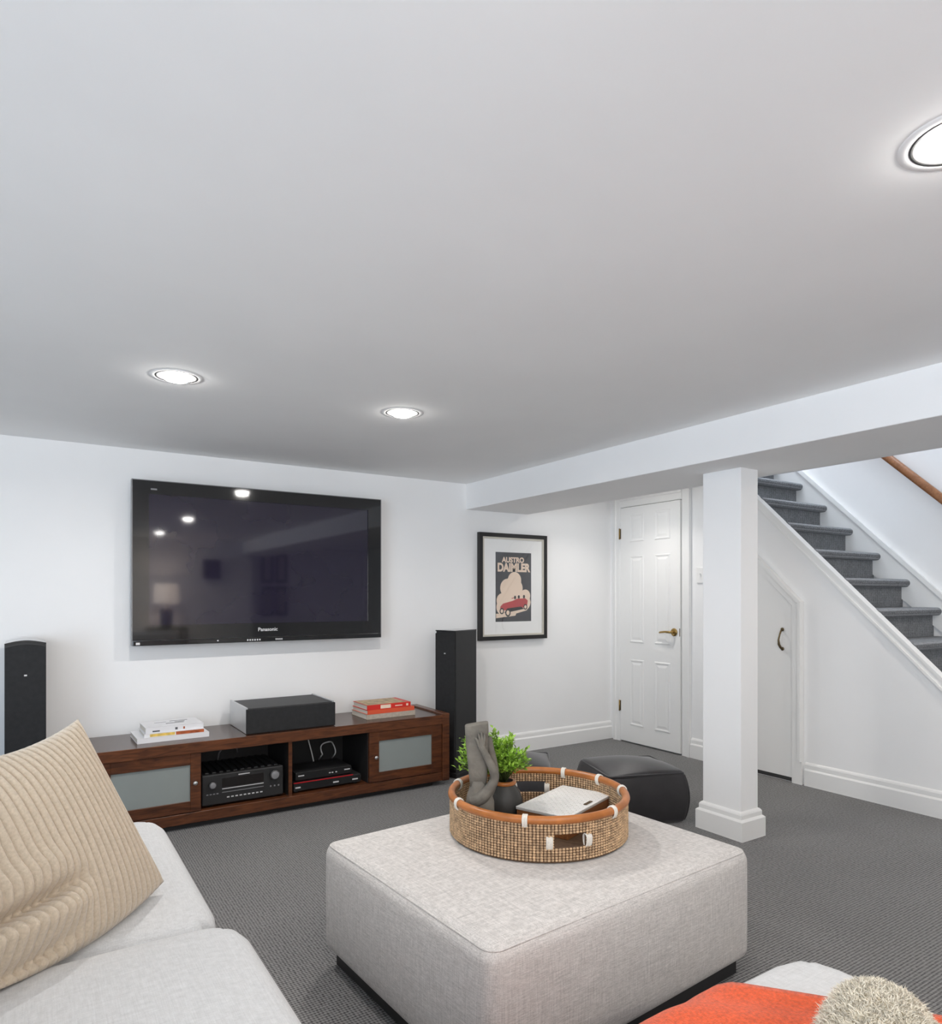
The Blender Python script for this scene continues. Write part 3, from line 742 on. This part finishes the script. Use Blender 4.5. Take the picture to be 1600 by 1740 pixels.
book('book', (1.880, 3.945, .5051), .0, .300, .215, .030, M_BRED, 'red spined book with tan photo cover topping the right stack',
     ((-.06, .01, .004, .026, M_PCREAM), (.04, .09, .011, .017, M_PCREAM), (.118, .132, .008, .022, M_PCREAM)),
     ((-.145, .12, -.10, .10, M_BTAN),), group=gr_)

# ------------------------------------------------------------------ ottoman
ot = thing('ottoman', (1.362, 1.728, 0), 'big square light grey linen ottoman carrying the round tray', 'ottoman', math.radians(4.0))
OX, OY, OZ = .532, .440, .177
def ott_warp(x, y, z):
    u, v, w = x/OX, y/OY, z/OZ
    b = max(0, 1-u*u)*max(0, 1-v*v)
    zz = z+(.012*b if z > 0 else 0)
    xx = x+.014*u*max(0, 1-w*w)*max(0, 1-v*v); yy = y+.014*v*max(0, 1-w*w)*max(0, 1-u*u)
    return Vector((xx, yy, zz))
softbox('upholstery', OX, OY, OZ, .042, M_LINEN, ot, ott_warp, 6, 12, (0, 0, .230))
def seam_loop(hx, hy, z, r, c, n=6):
    pts = []
    for sx, sy, a0 in ((1, 1, 0), (-1, 1, 1), (-1, -1, 2), (1, -1, 3)):
        for i in range(n+1):
            a = (a0+i/n)*PI/2
            pts.append((sx*(hx-c)+c*math.cos(a), sy*(hy-c)+c*math.sin(a), z))
    return pts
tube('top_seam', seam_loop(OX-.0115, OY-.0115, .230+OZ-.012, 0, .034), .0030, M_LINEN, ot, 6, True)
for sx in (-1, 1):
    for sy in (-1, 1):
        cx, cy = sx*.462, sy*.370
        prism('leg', [(cx-.03, cy-.03), (cx+.03, cy-.03), (cx+.03, cy+.03), (cx-.03, cy+.03)], 'z', 0, .056, M_BLKMATT, ot, bev=.003)
box('plinth', -.497, .497, -.405, .405, .006, .056, M_BLKMATT, ot)
OT = .408

# ------------------------------------------------------------------ tray
TX, TY, TZ, TR, TH = 1.435, 1.800, .4195, .297, .118
tr = thing('woven_tray', (TX, TY, TZ), 'round woven seagrass tray with cane rim on the ottoman', 'tray')
holes = [(-110.0, 10.0), (57.0, 10.5)]
def in_hole(adeg, z):
    for c, h in holes:
        d = (adeg-c+180) % 360-180
        if abs(d) < h and .046 < z < .086: return True
    return False
nA, nR = 168, 14
rowh = (TH-.006)/nR
bm = bmesh.new(); bmw = bmesh.new()
for r_i in range(nR):
    z = .004+(r_i+.5)*rowh
    for a_i in range(nA):
        a = 2*PI*a_i/nA; ad = math.degrees(a)
        if in_hole(ad, z): continue
        # core cell (thin wall segment)
        da = PI/nA
        q = []
        for rr in (TR-.004, TR-.010):
            for aa in (a-da, a+da):
                for zz in (z-rowh/2, z+rowh/2): q.append(bm.verts.new((rr*math.cos(aa), rr*math.sin(aa), zz)))
        for f in ((0, 1, 3, 2), (4, 6, 7, 5), (0, 2, 6, 4), (1, 5, 7, 3), (0, 4, 5, 1), (2, 3, 7, 6)): bm.faces.new([q[i] for i in f])
        # beads outside and inside
        for rr, s in ((TR-.004, 1), (TR-.010, -1)):
            jit = random.uniform(.85, 1.05)
            hw_, hh_, hd = TR*PI/nA*.92*jit, rowh*.46*jit, .0042*jit
            ct, sn = math.cos(a), math.sin(a)
            def P(t, o, zz): return bmw.verts.new(((rr+s*o)*ct-t*sn, (rr+s*o)*sn+t*ct, z+zz))
            base = [P(-hw_, -.0005, 0), P(-hw_*.6, 0, -hh_), P(hw_*.6, 0, -hh_), P(hw_, -.0005, 0), P(hw_*.6, 0, hh_), P(-hw_*.6, 0, hh_)]
            top = [P(-hw_*.45, hd, -hh_*.5), P(hw_*.45, hd, -hh_*.5), P(hw_*.45, hd, hh_*.5), P(-hw_*.45, hd, hh_*.5)]
            for f in ((base[0], base[1], top[0]), (base[1], base[2], top[1], top[0]), (base[2], base[3], top[1]),
                      (base[3], top[2], top[1]), (base[3], base[4], top[2]), (base[4], base[5], top[3], top[2]), (base[5], base[0], top[3]), (base[0], top[0], top[3]), (top[0], top[1], top[2], top[3])):
                bmw.faces.new(f)
wall = link_mesh('wall_core', bm, M_WEAVED, tr)
tag(link_mesh('weave', bmw, M_WEAVE, tr, True), kind='stuff')
lathe('tray_floor', [(0, 0), (TR-.006, 0), (TR-.006, .006), (0, .006)], M_WEAVED, tr, 64, smooth=False)
ringp = [(TR*math.cos(2*PI*i/96)-.007*math.cos(2*PI*i/96), TR*math.sin(2*PI*i/96)-.007*math.sin(2*PI*i/96), TH+.008) for i in range(96)]
tube('cane_rim', ringp, .0125, M_RATTAN, tr, 12, True)
def wrap(adeg, zc_, rad=.0145, h=.022, nw=4):
    w = bpy.data.objects.new('cord_wrap', None); C.objects.link(w); w.parent = tr
    for k in range(nw):
        a = math.radians(adeg)+(k-(nw-1)/2)*.0135
        rr = TR-.007
        pts = []
        for i in range(14):
            t = 2*PI*i/14
            pts.append(((rr+(rad*.98)*math.cos(t))*math.cos(a), (rr+rad*.98*math.cos(t))*math.sin(a), zc_+(rad if math.sin(t) > 0 else h)*math.sin(t)))
        tube('cord', pts, .0022, M_WRAP, w, 6, True)
for a in (-136, -77, -28, 2, 32, 86, 126, 172): wrap(a, TH+.008)
for c, h in holes:
    for s in (-1, 1): wrap(c+s*(h+2.0), .067, .011, .027, 5)

# things in the tray
FZ = TZ+.0065
bx = thing('keepsake_box', (1.553, 1.797, FZ), 'flat wooden box with white lattice lid in the tray', 'box', math.atan2(.110, .298))
W2, D2 = .1585, .097
box('body', -W2, W2, -D2, D2, 0, .064, M_WOODBOX, bx, bev=.002)
lid = box('lid', -W2-.002, W2+.002, -D2-.002, D2+.002, .064, .071, M_LATGAP, bx, bev=.0015)
bm = bmesh.new()
n1 = 17
import itertools
for sgn in (1, -1):
    for i in range(-14, 28):
        # diagonal strips clipped to the lid
        off = i*.0235-.12
        pts = []
        for t in (0, 1):
            y = -D2+.001+t*(2*D2-.002)
            pts.append((off+sgn*(y), y))
        (xa, ya_), (xb, yb2) = pts
        # clip in x
        def clip(xa, ya_, xb, yb2):
            lo, hi = -W2+.001, W2-.001
            if (xa < lo and xb < lo) or (xa > hi and xb > hi): return None
            def at(x): return ya_+(yb2-ya_)*(x-xa)/(xb-xa)
            a_, b_ = (xa, ya_), (xb, yb2)
            if a_[0] < lo: a_ = (lo, at(lo))
            if a_[0] > hi: a_ = (hi, at(hi))
            if b_[0] < lo: b_ = (lo, at(lo))
            if b_[0] > hi: b_ = (hi, at(hi))
            return a_, b_
        cseg = clip(xa, ya_, xb, yb2)
        if not cseg: continue
        a_, b_ = cseg
        d = Vector((b_[0]-a_[0], b_[1]-a_[1]))
        if d.length < .006: continue
        n_ = Vector((-d.y, d.x)).normalized()*.0062
        z0, z1 = (.0711, .0722) if sgn > 0 else (.0711, .0726)
        bm_prism(bm, [(a_[0]-n_.x, a_[1]-n_.y), (b_[0]-n_.x, b_[1]-n_.y), (b_[0]+n_.x, b_[1]+n_.y), (a_[0]+n_.x, a_[1]+n_.y)], 'z', z0, z1)
tag(link_mesh('lattice_inlay', bm, M_LATTICE, lid), kind='stuff')
bm = bmesh.new()
for q in ((-W2-.002, W2+.002, -D2-.002, -D2+.008), (-W2-.002, W2+.002, D2-.008, D2+.002), (-W2-.002, -W2+.008, -D2+.008, D2-.008), (W2-.008, W2+.002, -D2+.008, D2-.008)):
    bm_box(bm, q[0], q[1], q[2], q[3], .0711, .0735)
link_mesh('lid_border', bm, M_LATTICE, lid)
hn = box('name_plate', -.008, .040, -.084, -.074, .0736, .0756, M_BRASSD, bx)
hn.location = (0, 0, 0)

# potted plant
pp = thing('potted_plant', (1.378, 1.915, FZ), 'leafy green plant in a charcoal vase standing in the tray', 'plant')
lathe('vase', [(0, 0), (.045, 0), (.056, .012), (.064, .045), (.064, .075), (.055, .105), (.040, .124), (.034, .132), (.034, .140), (.030, .140), (.030, .120), (0, .110)], M_VASE, pp, 36)
lathe('vase_collar', [(.0345, .128), (.040, .130), (.041, .138), (.037, .143), (.031, .142)], M_RATTAN, pp, 32)
bml = bmesh.new(); bms = bmesh.new()
def leaf(bm, p, d, up, L, Wd):
    d = d.normalized(); s = d.cross(up)
    if s.length < 1e-4: s = d.cross(Vector((1, 0, 0)))
    s.normalize(); n_ = s.cross(d)
    a = bm.verts.new(p); b = bm.verts.new(p+d*L*.45+s*Wd+n_*.0015); c = bm.verts.new(p+d*L-n_*L*.12); e = bm.verts.new(p+d*L*.45-s*Wd+n_*.0015); m_ = bm.verts.new(p+d*L*.5-n_*.0008)
    bm.faces.new((a, b, m_)); bm.faces.new((b, c, m_)); bm.faces.new((c, e, m_)); bm.faces.new((e, a, m_))
rnd = random.Random(3)
for i in range(105):
    th = rnd.uniform(0, 2*PI); el = math.asin(rnd.uniform(-.35, 1.0))
    L = rnd.uniform(.085, .135)
    d = Vector((math.cos(th)*math.cos(el), math.sin(th)*math.cos(el), math.sin(el)))
    base = Vector((0, 0, .13))
    tip = Vector((-.040, .022, .212))+Vector((d.x*L*1.02, d.y*L*1.02, d.z*L*.78))
    mid = base.lerp(tip, .5)+Vector((0, 0, .025))
    bm_tube(bms, [base, mid, tip], [.0016, .0013, .0007], 4)
    for k in range(24):
        t = .42+.58*(k/23)
        p = (base.lerp(mid, t*2) if t < .5 else mid.lerp(tip, (t-.5)*2))
        p = p+Vector((rnd.uniform(-1, 1), rnd.uniform(-1, 1), rnd.uniform(-1, 1)))*.006
        dd = (tip-base).normalized()+Vector((rnd.uniform(-1, 1), rnd.uniform(-1, 1), rnd.uniform(-.5, .9)))*1.1
        leaf(bml, p, dd, Vector((rnd.uniform(-.4, .4), rnd.uniform(-.4, .4), 1)), rnd.uniform(.014, .023), rnd.uniform(.0040, .0062))
tag(link_mesh('foliage', bml, M_LEAF, pp, True), kind='stuff')
tag(link_mesh('stems', bms, M_STEM, pp, True), kind='stuff')

# stone sculpture: torso leaning under a raised arm, hand laid on an upright slab
sc = thing('stone_sculpture', (1.222, 1.832, FZ), 'grey stone figure sculpture with folded arms standing in the tray', 'sculpture', -math.radians(33))
def loft(bm, rings, seg=20, pw=2.4):
    prev = None; first = None
    for (cx, cy, cz, rx, ry, tl) in rings:
        ring = []
        for i in range(seg):
            a = 2*PI*i/seg; ca, sa = math.cos(a), math.sin(a)
            x = rx*math.copysign(abs(ca)**(2/pw), ca); y = ry*math.copysign(abs(sa)**(2/pw), sa)
            ring.append(bm.verts.new((cx+x, cy+y, cz+tl*x)))
        if prev:
            for i in range(seg): bm.faces.new((prev[i], prev[(i+1) % seg], ring[(i+1) % seg], ring[i]))
        else: first = ring
        prev = ring
    bm.faces.new(first[::-1]); bm.faces.new(prev)
bm = bmesh.new()
loft(bm, [(0, 0, 0, .047, .036, 0), (0, 0, .03, .048, .038, 0), (0, 0, .08, .047, .037, 0), (0, 0, .115, .046, .036, 0), (-.001, 0, .14, .040, .034, 0), (-.004, 0, .165, .029, .028, 0), (-.008, 0, .185, .024, .024, 0)])
torso = link_mesh('torso', bm, M_STONE, sc, True)
bm = bmesh.new()
loft(bm, [(-.006, .002, .165, .026, .022, 0), (-.006, .002, .20, .030, .024, .0), (-.008, .002, .27, .035, .026, .05), (-.010, .002, .34, .038, .027, .12), (-.011, .002, .364, .038, .027, .15), (-.011, .002, .366, .036, .025, .15)], pw=5)
link_mesh('slab', bm, M_STONE, sc, True)
def limb(name, pts, rad, parent, seg=12):
    # smooth the path
    P_ = [Vector(p) for p in pts]; out = []; rr = []
    for i in range(len(P_)-1):
        p0, p1, p2, p3 = P_[max(i-1, 0)], P_[i], P_[i+1], P_[min(i+2, len(P_)-1)]
        for k in range(6):
            t = k/6
            out.append(.5*((2*p1)+(-p0+p2)*t+(2*p0-5*p1+4*p2-p3)*t*t+(-p0+3*p1-3*p2+p3)*t**3)); rr.append(rad[i]+(rad[i+1]-rad[i])*t)
    out.append(P_[-1]); rr.append(rad[-1])
    return tube(name, out, rr, M_STONE, parent, seg)
arm = limb('front_arm', [(-.020, -.012, .120), (.005, -.026, .135), (.030, -.032, .165), (.046, -.034, .196), (.042, -.036, .225), (.026, -.036, .258), (.012, -.034, .285), (.004, -.031, .300)],
           [.026, .022, .017, .0145, .0145, .0125, .0105, .013], sc)
for i, (dx, L) in enumerate(((-.012, .020), (-.003, .034), (.005, .038), (.013, .034))):
    limb('finger', [(.004+dx*.5, -.034, .298), (.002+dx*.9, -.034, .312+L*.3), (.0+dx*1.15-.002, -.031, .306+L)], [.0050, .0048, .0036], arm, 8)
limb('back_arm', [(.022, .012, .130), (.040, .012, .165), (.048, .010, .205), (.042, .004, .250), (.034, -.004, .290), (.030, -.012, .325)], [.020, .015, .0135, .0125, .011, .008], sc)

# ------------------------------------------------------------------ poufs
def pouf(loc, rz, hx, hy, hz, label):
    p = thing('pouf', loc, label, 'pouf', rz, group='black cube poufs behind the ottoman')
    def wp(x, y, z):
        u, v, w = x/hx, y/hy, z/hz
        fz = max(0, 1-w*w); fu = max(0, 1-u*u); fv = max(0, 1-v*v)
        xx = x*(1+.10*fz); yy = y*(1+.10*fz)
        zz = z+(.040*fu*fv if w > 0 else 0)
        zz += .006*math.sin(9*x+3)*math.sin(11*y) if w > .9 else 0
        return Vector((xx, yy, zz))
    softbox('cover', hx, hy, hz, .025, M_POUF, p, wp, 5, 12, (0, 0, hz))
    tube('top_seam', seam_loop(hx-.004, hy-.004, 2*hz-.008, 0, .02), .0065, M_POUF, p, 6, True)
    for sx in (-1, 1):
        for sy in (-1, 1):
            pts = [(sx*(hx-.0075)*(1+.10*(1-w*w)), sy*(hy-.0075)*(1+.10*(1-w*w)), hz+w*(hz-.01)) for w in [-.95+1.9*i/10 for i in range(11)]]
            tube('corner_seam', pts, .0065, M_POUF, p, 6)
    return p
pouf((2.792, 2.682, 0), math.radians(-20.7), .220, .200, .135, 'black cube pouf standing beside the white post')
pouf((2.335, 3.14, 0), math.radians(-38), .20, .20, .135, 'black pouf mostly hidden behind the potted plant')

# ------------------------------------------------------------------ sectional sofa
so = thing('sectional_sofa', (0, 0, 0), 'light grey sectional sofa with loose seat cushions at the left', 'sofa')
def cushion(name, x0, x1, y0, y1, z0, z1, r, crown, m=M_SOFA):
    hx, hy, hz_ = (x1-x0)/2, (y1-y0)/2, (z1-z0)/2
    def wp(x, y, z):
        u, v = x/hx, y/hy
        b = (1-abs(u)**3)*(1-abs(v)**3)
        # rounded plan corners
        c = .10
        cx, cy = max(0, abs(x)-(hx-c)), max(0, abs(y)-(hy-c))
        if cx > 0 and cy > 0:
            L = math.hypot(cx, cy); mx = max(cx, cy)
            k = mx/L
            x = math.copysign(hx-c+cx*k, x); y = math.copysign(hy-c+cy*k, y)
        return Vector((x, y, z+(crown*b if z > 0 else 0)))
    return softbox(name, hx, hy, hz_, r, m, so, wp, 6, 14, ((x0+x1)/2, (y0+y1)/2, (z0+z1)/2))
cushion('seat_cushion', -.14, .405, 1.735, 2.700, .225, .405, .055, .022)
cushion('seat_cushion', -.14, .442, .86, 1.735, .225, .415, .055, .024)
cushion('seat_cushion', -.14, .444, .05, .858, .225, .412, .055, .02)
cushion('seat_cushion', .446, 1.455, .05, .885, .225, .424, .055, .014)
box('base_frame', -.62, .395, -.40, 2.690, .06, .228, M_SOFA, so, bev=.02)
box('base_frame', .395, 1.42, -.40, .830, .06, .228, M_SOFA, so, bev=.02)
cushion('backrest', -.62, -.145, .05, 2.70, .225, .80, .07, .0)
cushion('backrest', -.62, 1.43, -.40, .045, .225, .80, .07, .0)
for (x, y) in ((-.55, 2.6), (.33, 2.6), (-.55, -.33), (1.35, -.33), (1.35, .76), (.33, .95)):
    lathe('leg', [(0, 0), (.022, 0), (.028, .06), (0, .06)], M_BLKMATT, so, 14, (x, y, 0))

# ------------------------------------------------------------------ corduroy cushion
def pillow_mesh(w, h, T, nu, nv, rib=0.0, nrib=0, fold=None, pinch=.075, bottom=None, fat=.62, top=None, rnd_=0.0):
    bm = bmesh.new(); front = {}; back = {}
    for i in range(nu+1):
        u = -1+2*i/nu
        for j in range(nv+1):
            v = -1+2*j/nv
            x = w/2*u*(1-pinch*(1-v*v)); pv = (pinch if (top is None or v < 0) else pinch+(top-pinch)*min(1, v*1.5)) if (bottom is None or v > 0) else pinch+(bottom-pinch)*min(1, -v*1.5)
            y = h/2*v*(1-pv*(1-u*u))
            x, y = x*math.sqrt(1-.5*rnd_*v*v), y*math.sqrt(1-.5*rnd_*u*u)
            t = T*(max(0, 1-abs(u)**2.4)**fat)*(max(0, 1-abs(v)**2.4)**fat)
            rb = 0
            if nrib:
                ph = (u*.5+.5)*nrib
                rb = rib*(abs(math.sin(PI*ph))**.6)
            e = min(1, (1-abs(u))*14)*min(1, (1-abs(v))*14)
            f_ = Vector((x, y, t+rb*(.35+.65*e)))
            b_ = Vector((x, y, -t*.8-rb*e*.5))
            if fold: f_ = fold(u, v, f_, True); b_ = fold(u, v, b_, False)
            edge = i in (0, nu) or j in (0, nv)
            front[i, j] = bm.verts.new(f_); back[i, j] = front[i, j] if edge else bm.verts.new(b_)
    for i in range(nu):
        for j in range(nv):
            bm.faces.new((front[i, j], front[i+1, j], front[i+1, j+1], front[i, j+1]))
            q = (back[i, j], back[i, j+1], back[i+1, j+1], back[i+1, j])
            if len(set(q)) >= 3 and q[0] is not front[i, j] or True:
                try: bm.faces.new(q)
                except ValueError: pass
    return bm
def cord_fold(u, v, p, fr):
    # slumped lower-left corner: a crease running in from the left edge
    if fr:
        cl = -.56+.05*(u+.4)
        wgt = max(0, min(1, (.10-u)/.35))
        p.z -= .050*wgt*math.exp(-((v-cl)/.040)**2)
        p.z += .016*wgt*math.exp(-((v-cl-.17)/.12)**2)+.030*wgt*math.exp(-((v-cl+.15)/.09)**2)
        w2 = max(0, min(1, (-.05-u)/.3))
        p.z -= .030*w2*math.exp(-((v+.86-.10*u)/.045)**2)
    return p
cb = pillow_mesh(.56, .500, .088, 312, 80, .0100, 26, cord_fold, bottom=-.14, top=.20)
e1 = Vector((.725, .688, 0)).normalized()
lean = Vector((-.688, .725, 0)).normalized()*.545+Vector((0, 0, .838)); lean.normalize()
e3 = e1.cross(lean).normalized()
me_c = (Vector((.296, 1.955, .445)) - e1*.275 + lean*.254)
cc = link_mesh('corduroy_cushion', cb, M_CORD, None, True)
tag(cc, 'beige wide-ribbed corduroy cushion leaning on the left sofa', 'cushion')
cc.matrix_world = Matrix(((e1.x, lean.x, e3.x, me_c.x), (e1.y, lean.y, e3.y, me_c.y), (e1.z, lean.z, e3.z, me_c.z), (0, 0, 0, 1)))

# ------------------------------------------------------------------ orange throw and fur cushion on the near seat
bm = bmesh.new()
nu, nv = 40, 56
SEATZ = .4325; YF = .884
def throw_pt(s, t):
    """s across (0 = right edge), t along from the front hem over the seat"""
    # right edge runs diagonally on the seat from (1.15,.855) to (1.39,.57)
    L = -0.20+t*.95
    over = max(0, -L)
    y = YF-.0-max(0, L)
    xr = 1.130+max(0, L)*.845
    x = xr-s*(.62)
    z = SEATZ
    cr_ = .0
    if L < .05:
        k = max(0, min(1, (.05-L)/.06)); z -= .045*k*k
    if over > 0:
        y = YF+.012; z = SEATZ-.045-(over-.0)*1.0
    z += .0018*math.sin(9*s*3+t*6)+.001*math.sin(23*s+5*t)
    return Vector((x, y, z))
G = [[bm.verts.new(throw_pt(i/nu, j/nv)) for j in range(nv+1)] for i in range(nu+1)]
for i in range(nu):
    for j in range(nv): bm.faces.new((G[i][j], G[i+1][j], G[i+1][j+1], G[i][j+1]))
th_o = link_mesh('throw_blanket', bm, M_THROW, None, True)
sm = th_o.modifiers.new('thickness', 'SOLIDIFY'); sm.thickness = .010; sm.offset = 1
tag(th_o, 'orange wool throw spread over the sofa seat in the foreground', 'throw')

dg = Vector((.86, .42, .10)).normalized(); side = dg.cross(Vector((.1, 0, 1))).normalized(); nrm = side.cross(dg).normalized()
fu, fv = side, dg
fcen = Vector((1.238, .602, .512))-dg*.205
fb = pillow_mesh(.180, .41, .072, 40, 64, 0, 0, pinch=.0, fat=.55, rnd_=.95)
fc = link_mesh('fur_cushion', fb, M_FUR, None, True)
fn = fu.cross(fv).normalized()
if fn.z < 0: fu = -fu; fn = -fn
fc.matrix_world = Matrix(((fu.x, fv.x, fn.x, fcen.x), (fu.y, fv.y, fn.y, fcen.y), (fu.z, fv.z, fn.z, fcen.z), (0, 0, 0, 1)))
tag(fc, 'cream shaggy fur cushion cut off at the bottom right corner', 'cushion')
rn = random.Random(5); bm = bmesh.new()
me_f = fc.data
for p in me_f.polygons:
    if p.center.z < -.02: continue
    for _ in range(7):
        vs_ = [me_f.vertices[i].co for i in p.vertices]
        a_, b_ = rn.random(), rn.random()
        q = vs_[0].lerp(vs_[1], a_).lerp(vs_[3 if len(vs_) > 3 else 2].lerp(vs_[2], a_), b_)
        n_ = p.normal+Vector((rn.uniform(-1, 1), rn.uniform(-1, 1), rn.uniform(-1, 1)))*.75
        n_.normalize(); t_ = n_.cross(Vector((rn.uniform(-1, 1), rn.uniform(-1, 1), rn.uniform(-1, 1)))).normalized()*.0011
        L = rn.uniform(.008, .017)
        m_ = q+n_*L*.55+Vector((rn.uniform(-1, 1), rn.uniform(-1, 1), rn.uniform(-1, 1)))*.003
        e_ = q+n_*L*.9+Vector((rn.uniform(-1, 1), rn.uniform(-1, 1), rn.uniform(-1, .3)))*.007
        v1, v2, v3, v4, v5 = [bm.verts.new(c) for c in (q-t_, q+t_, m_+t_*.8, m_-t_*.8, e_)]
        bm.faces.new((v1, v2, v3, v4)); bm.faces.new((v4, v3, v5))
tag(link_mesh('fur', bm, M_FUR, fc, True), kind='stuff')

# ------------------------------------------------------------------ behind the camera: lamp, side table, wall art (seen in the screen)
tb = thing('side_table', (1.58, -1.95, 0), 'small dark side table behind the camera under the lamp', 'table')
box('top', -.25, .25, -.22, .22, .74, .77, M_WOODT, tb, bev=.004)
for sx in (-1, 1):
    for sy in (-1, 1): box('leg', sx*.22-.018, sx*.22+.018, sy*.19-.018, sy*.19+.018, 0, .74, M_WOODC, tb)
lp = thing('table_lamp', (1.58, -1.95, .771), 'lit table lamp with white drum shade on the side table', 'lamp')
lathe('base', [(0, 0), (.06, 0), (.075, .02), (.085, .25), (.05, .27), (.012, .28), (.012, .34), (0, .34)], M_LAMPB, lp, 28)
lathe('shade', [(.165, .33), (.150, .60), (.148, .60), (.163, .33)], M_SHADE, lp, 36)
l = bpy.data.lights.new('table_lamp_bulb', 'POINT'); l.energy = 9; l.color = (1, .82, .65); l.shadow_soft_size = .05
o = bpy.data.objects.new('table_lamp_bulb', l); C.objects.link(o); o.location = (1.58, -1.95, 1.24)
ws = thing('satellite_speaker', (2.24, YB, 1.60), 'small black speaker hung high on the wall behind the camera', 'speaker')
box('cabinet', -.11, .11, .002, .15, -.14, .14, M_BLKMATT, ws, bev=.006); box('grille', -.10, .10, .15, .158, -.13, .13, M_GRILLE, ws, bev=.003)


for nm, x0, z0 in (('upper left', 3.18, 1.42), ('upper right', 3.41, 1.42), ('lower left', 3.18, .88), ('lower right', 3.41, .88)):
    wf = thing('framed_print', (x0+.10, YB2, z0+.245), f'tall dark framed print, {nm} of the four behind the camera', 'picture', group='four framed prints behind the camera')
    bm = bmesh.new()
    for a, b, c_, d_ in ((-.10, -.055, -.245, .245), (.055, .10, -.245, .245), (-.055, .055, -.245, -.19), (-.055, .055, .19, .245)):
        bm_box(bm, a, b, .002, .03, c_, d_)
    link_mesh('frame', bm, M_FRAMEB, wf)
    box('print', -.058, .058, .004, .012, -.195, .195, M_BEAD, wf)
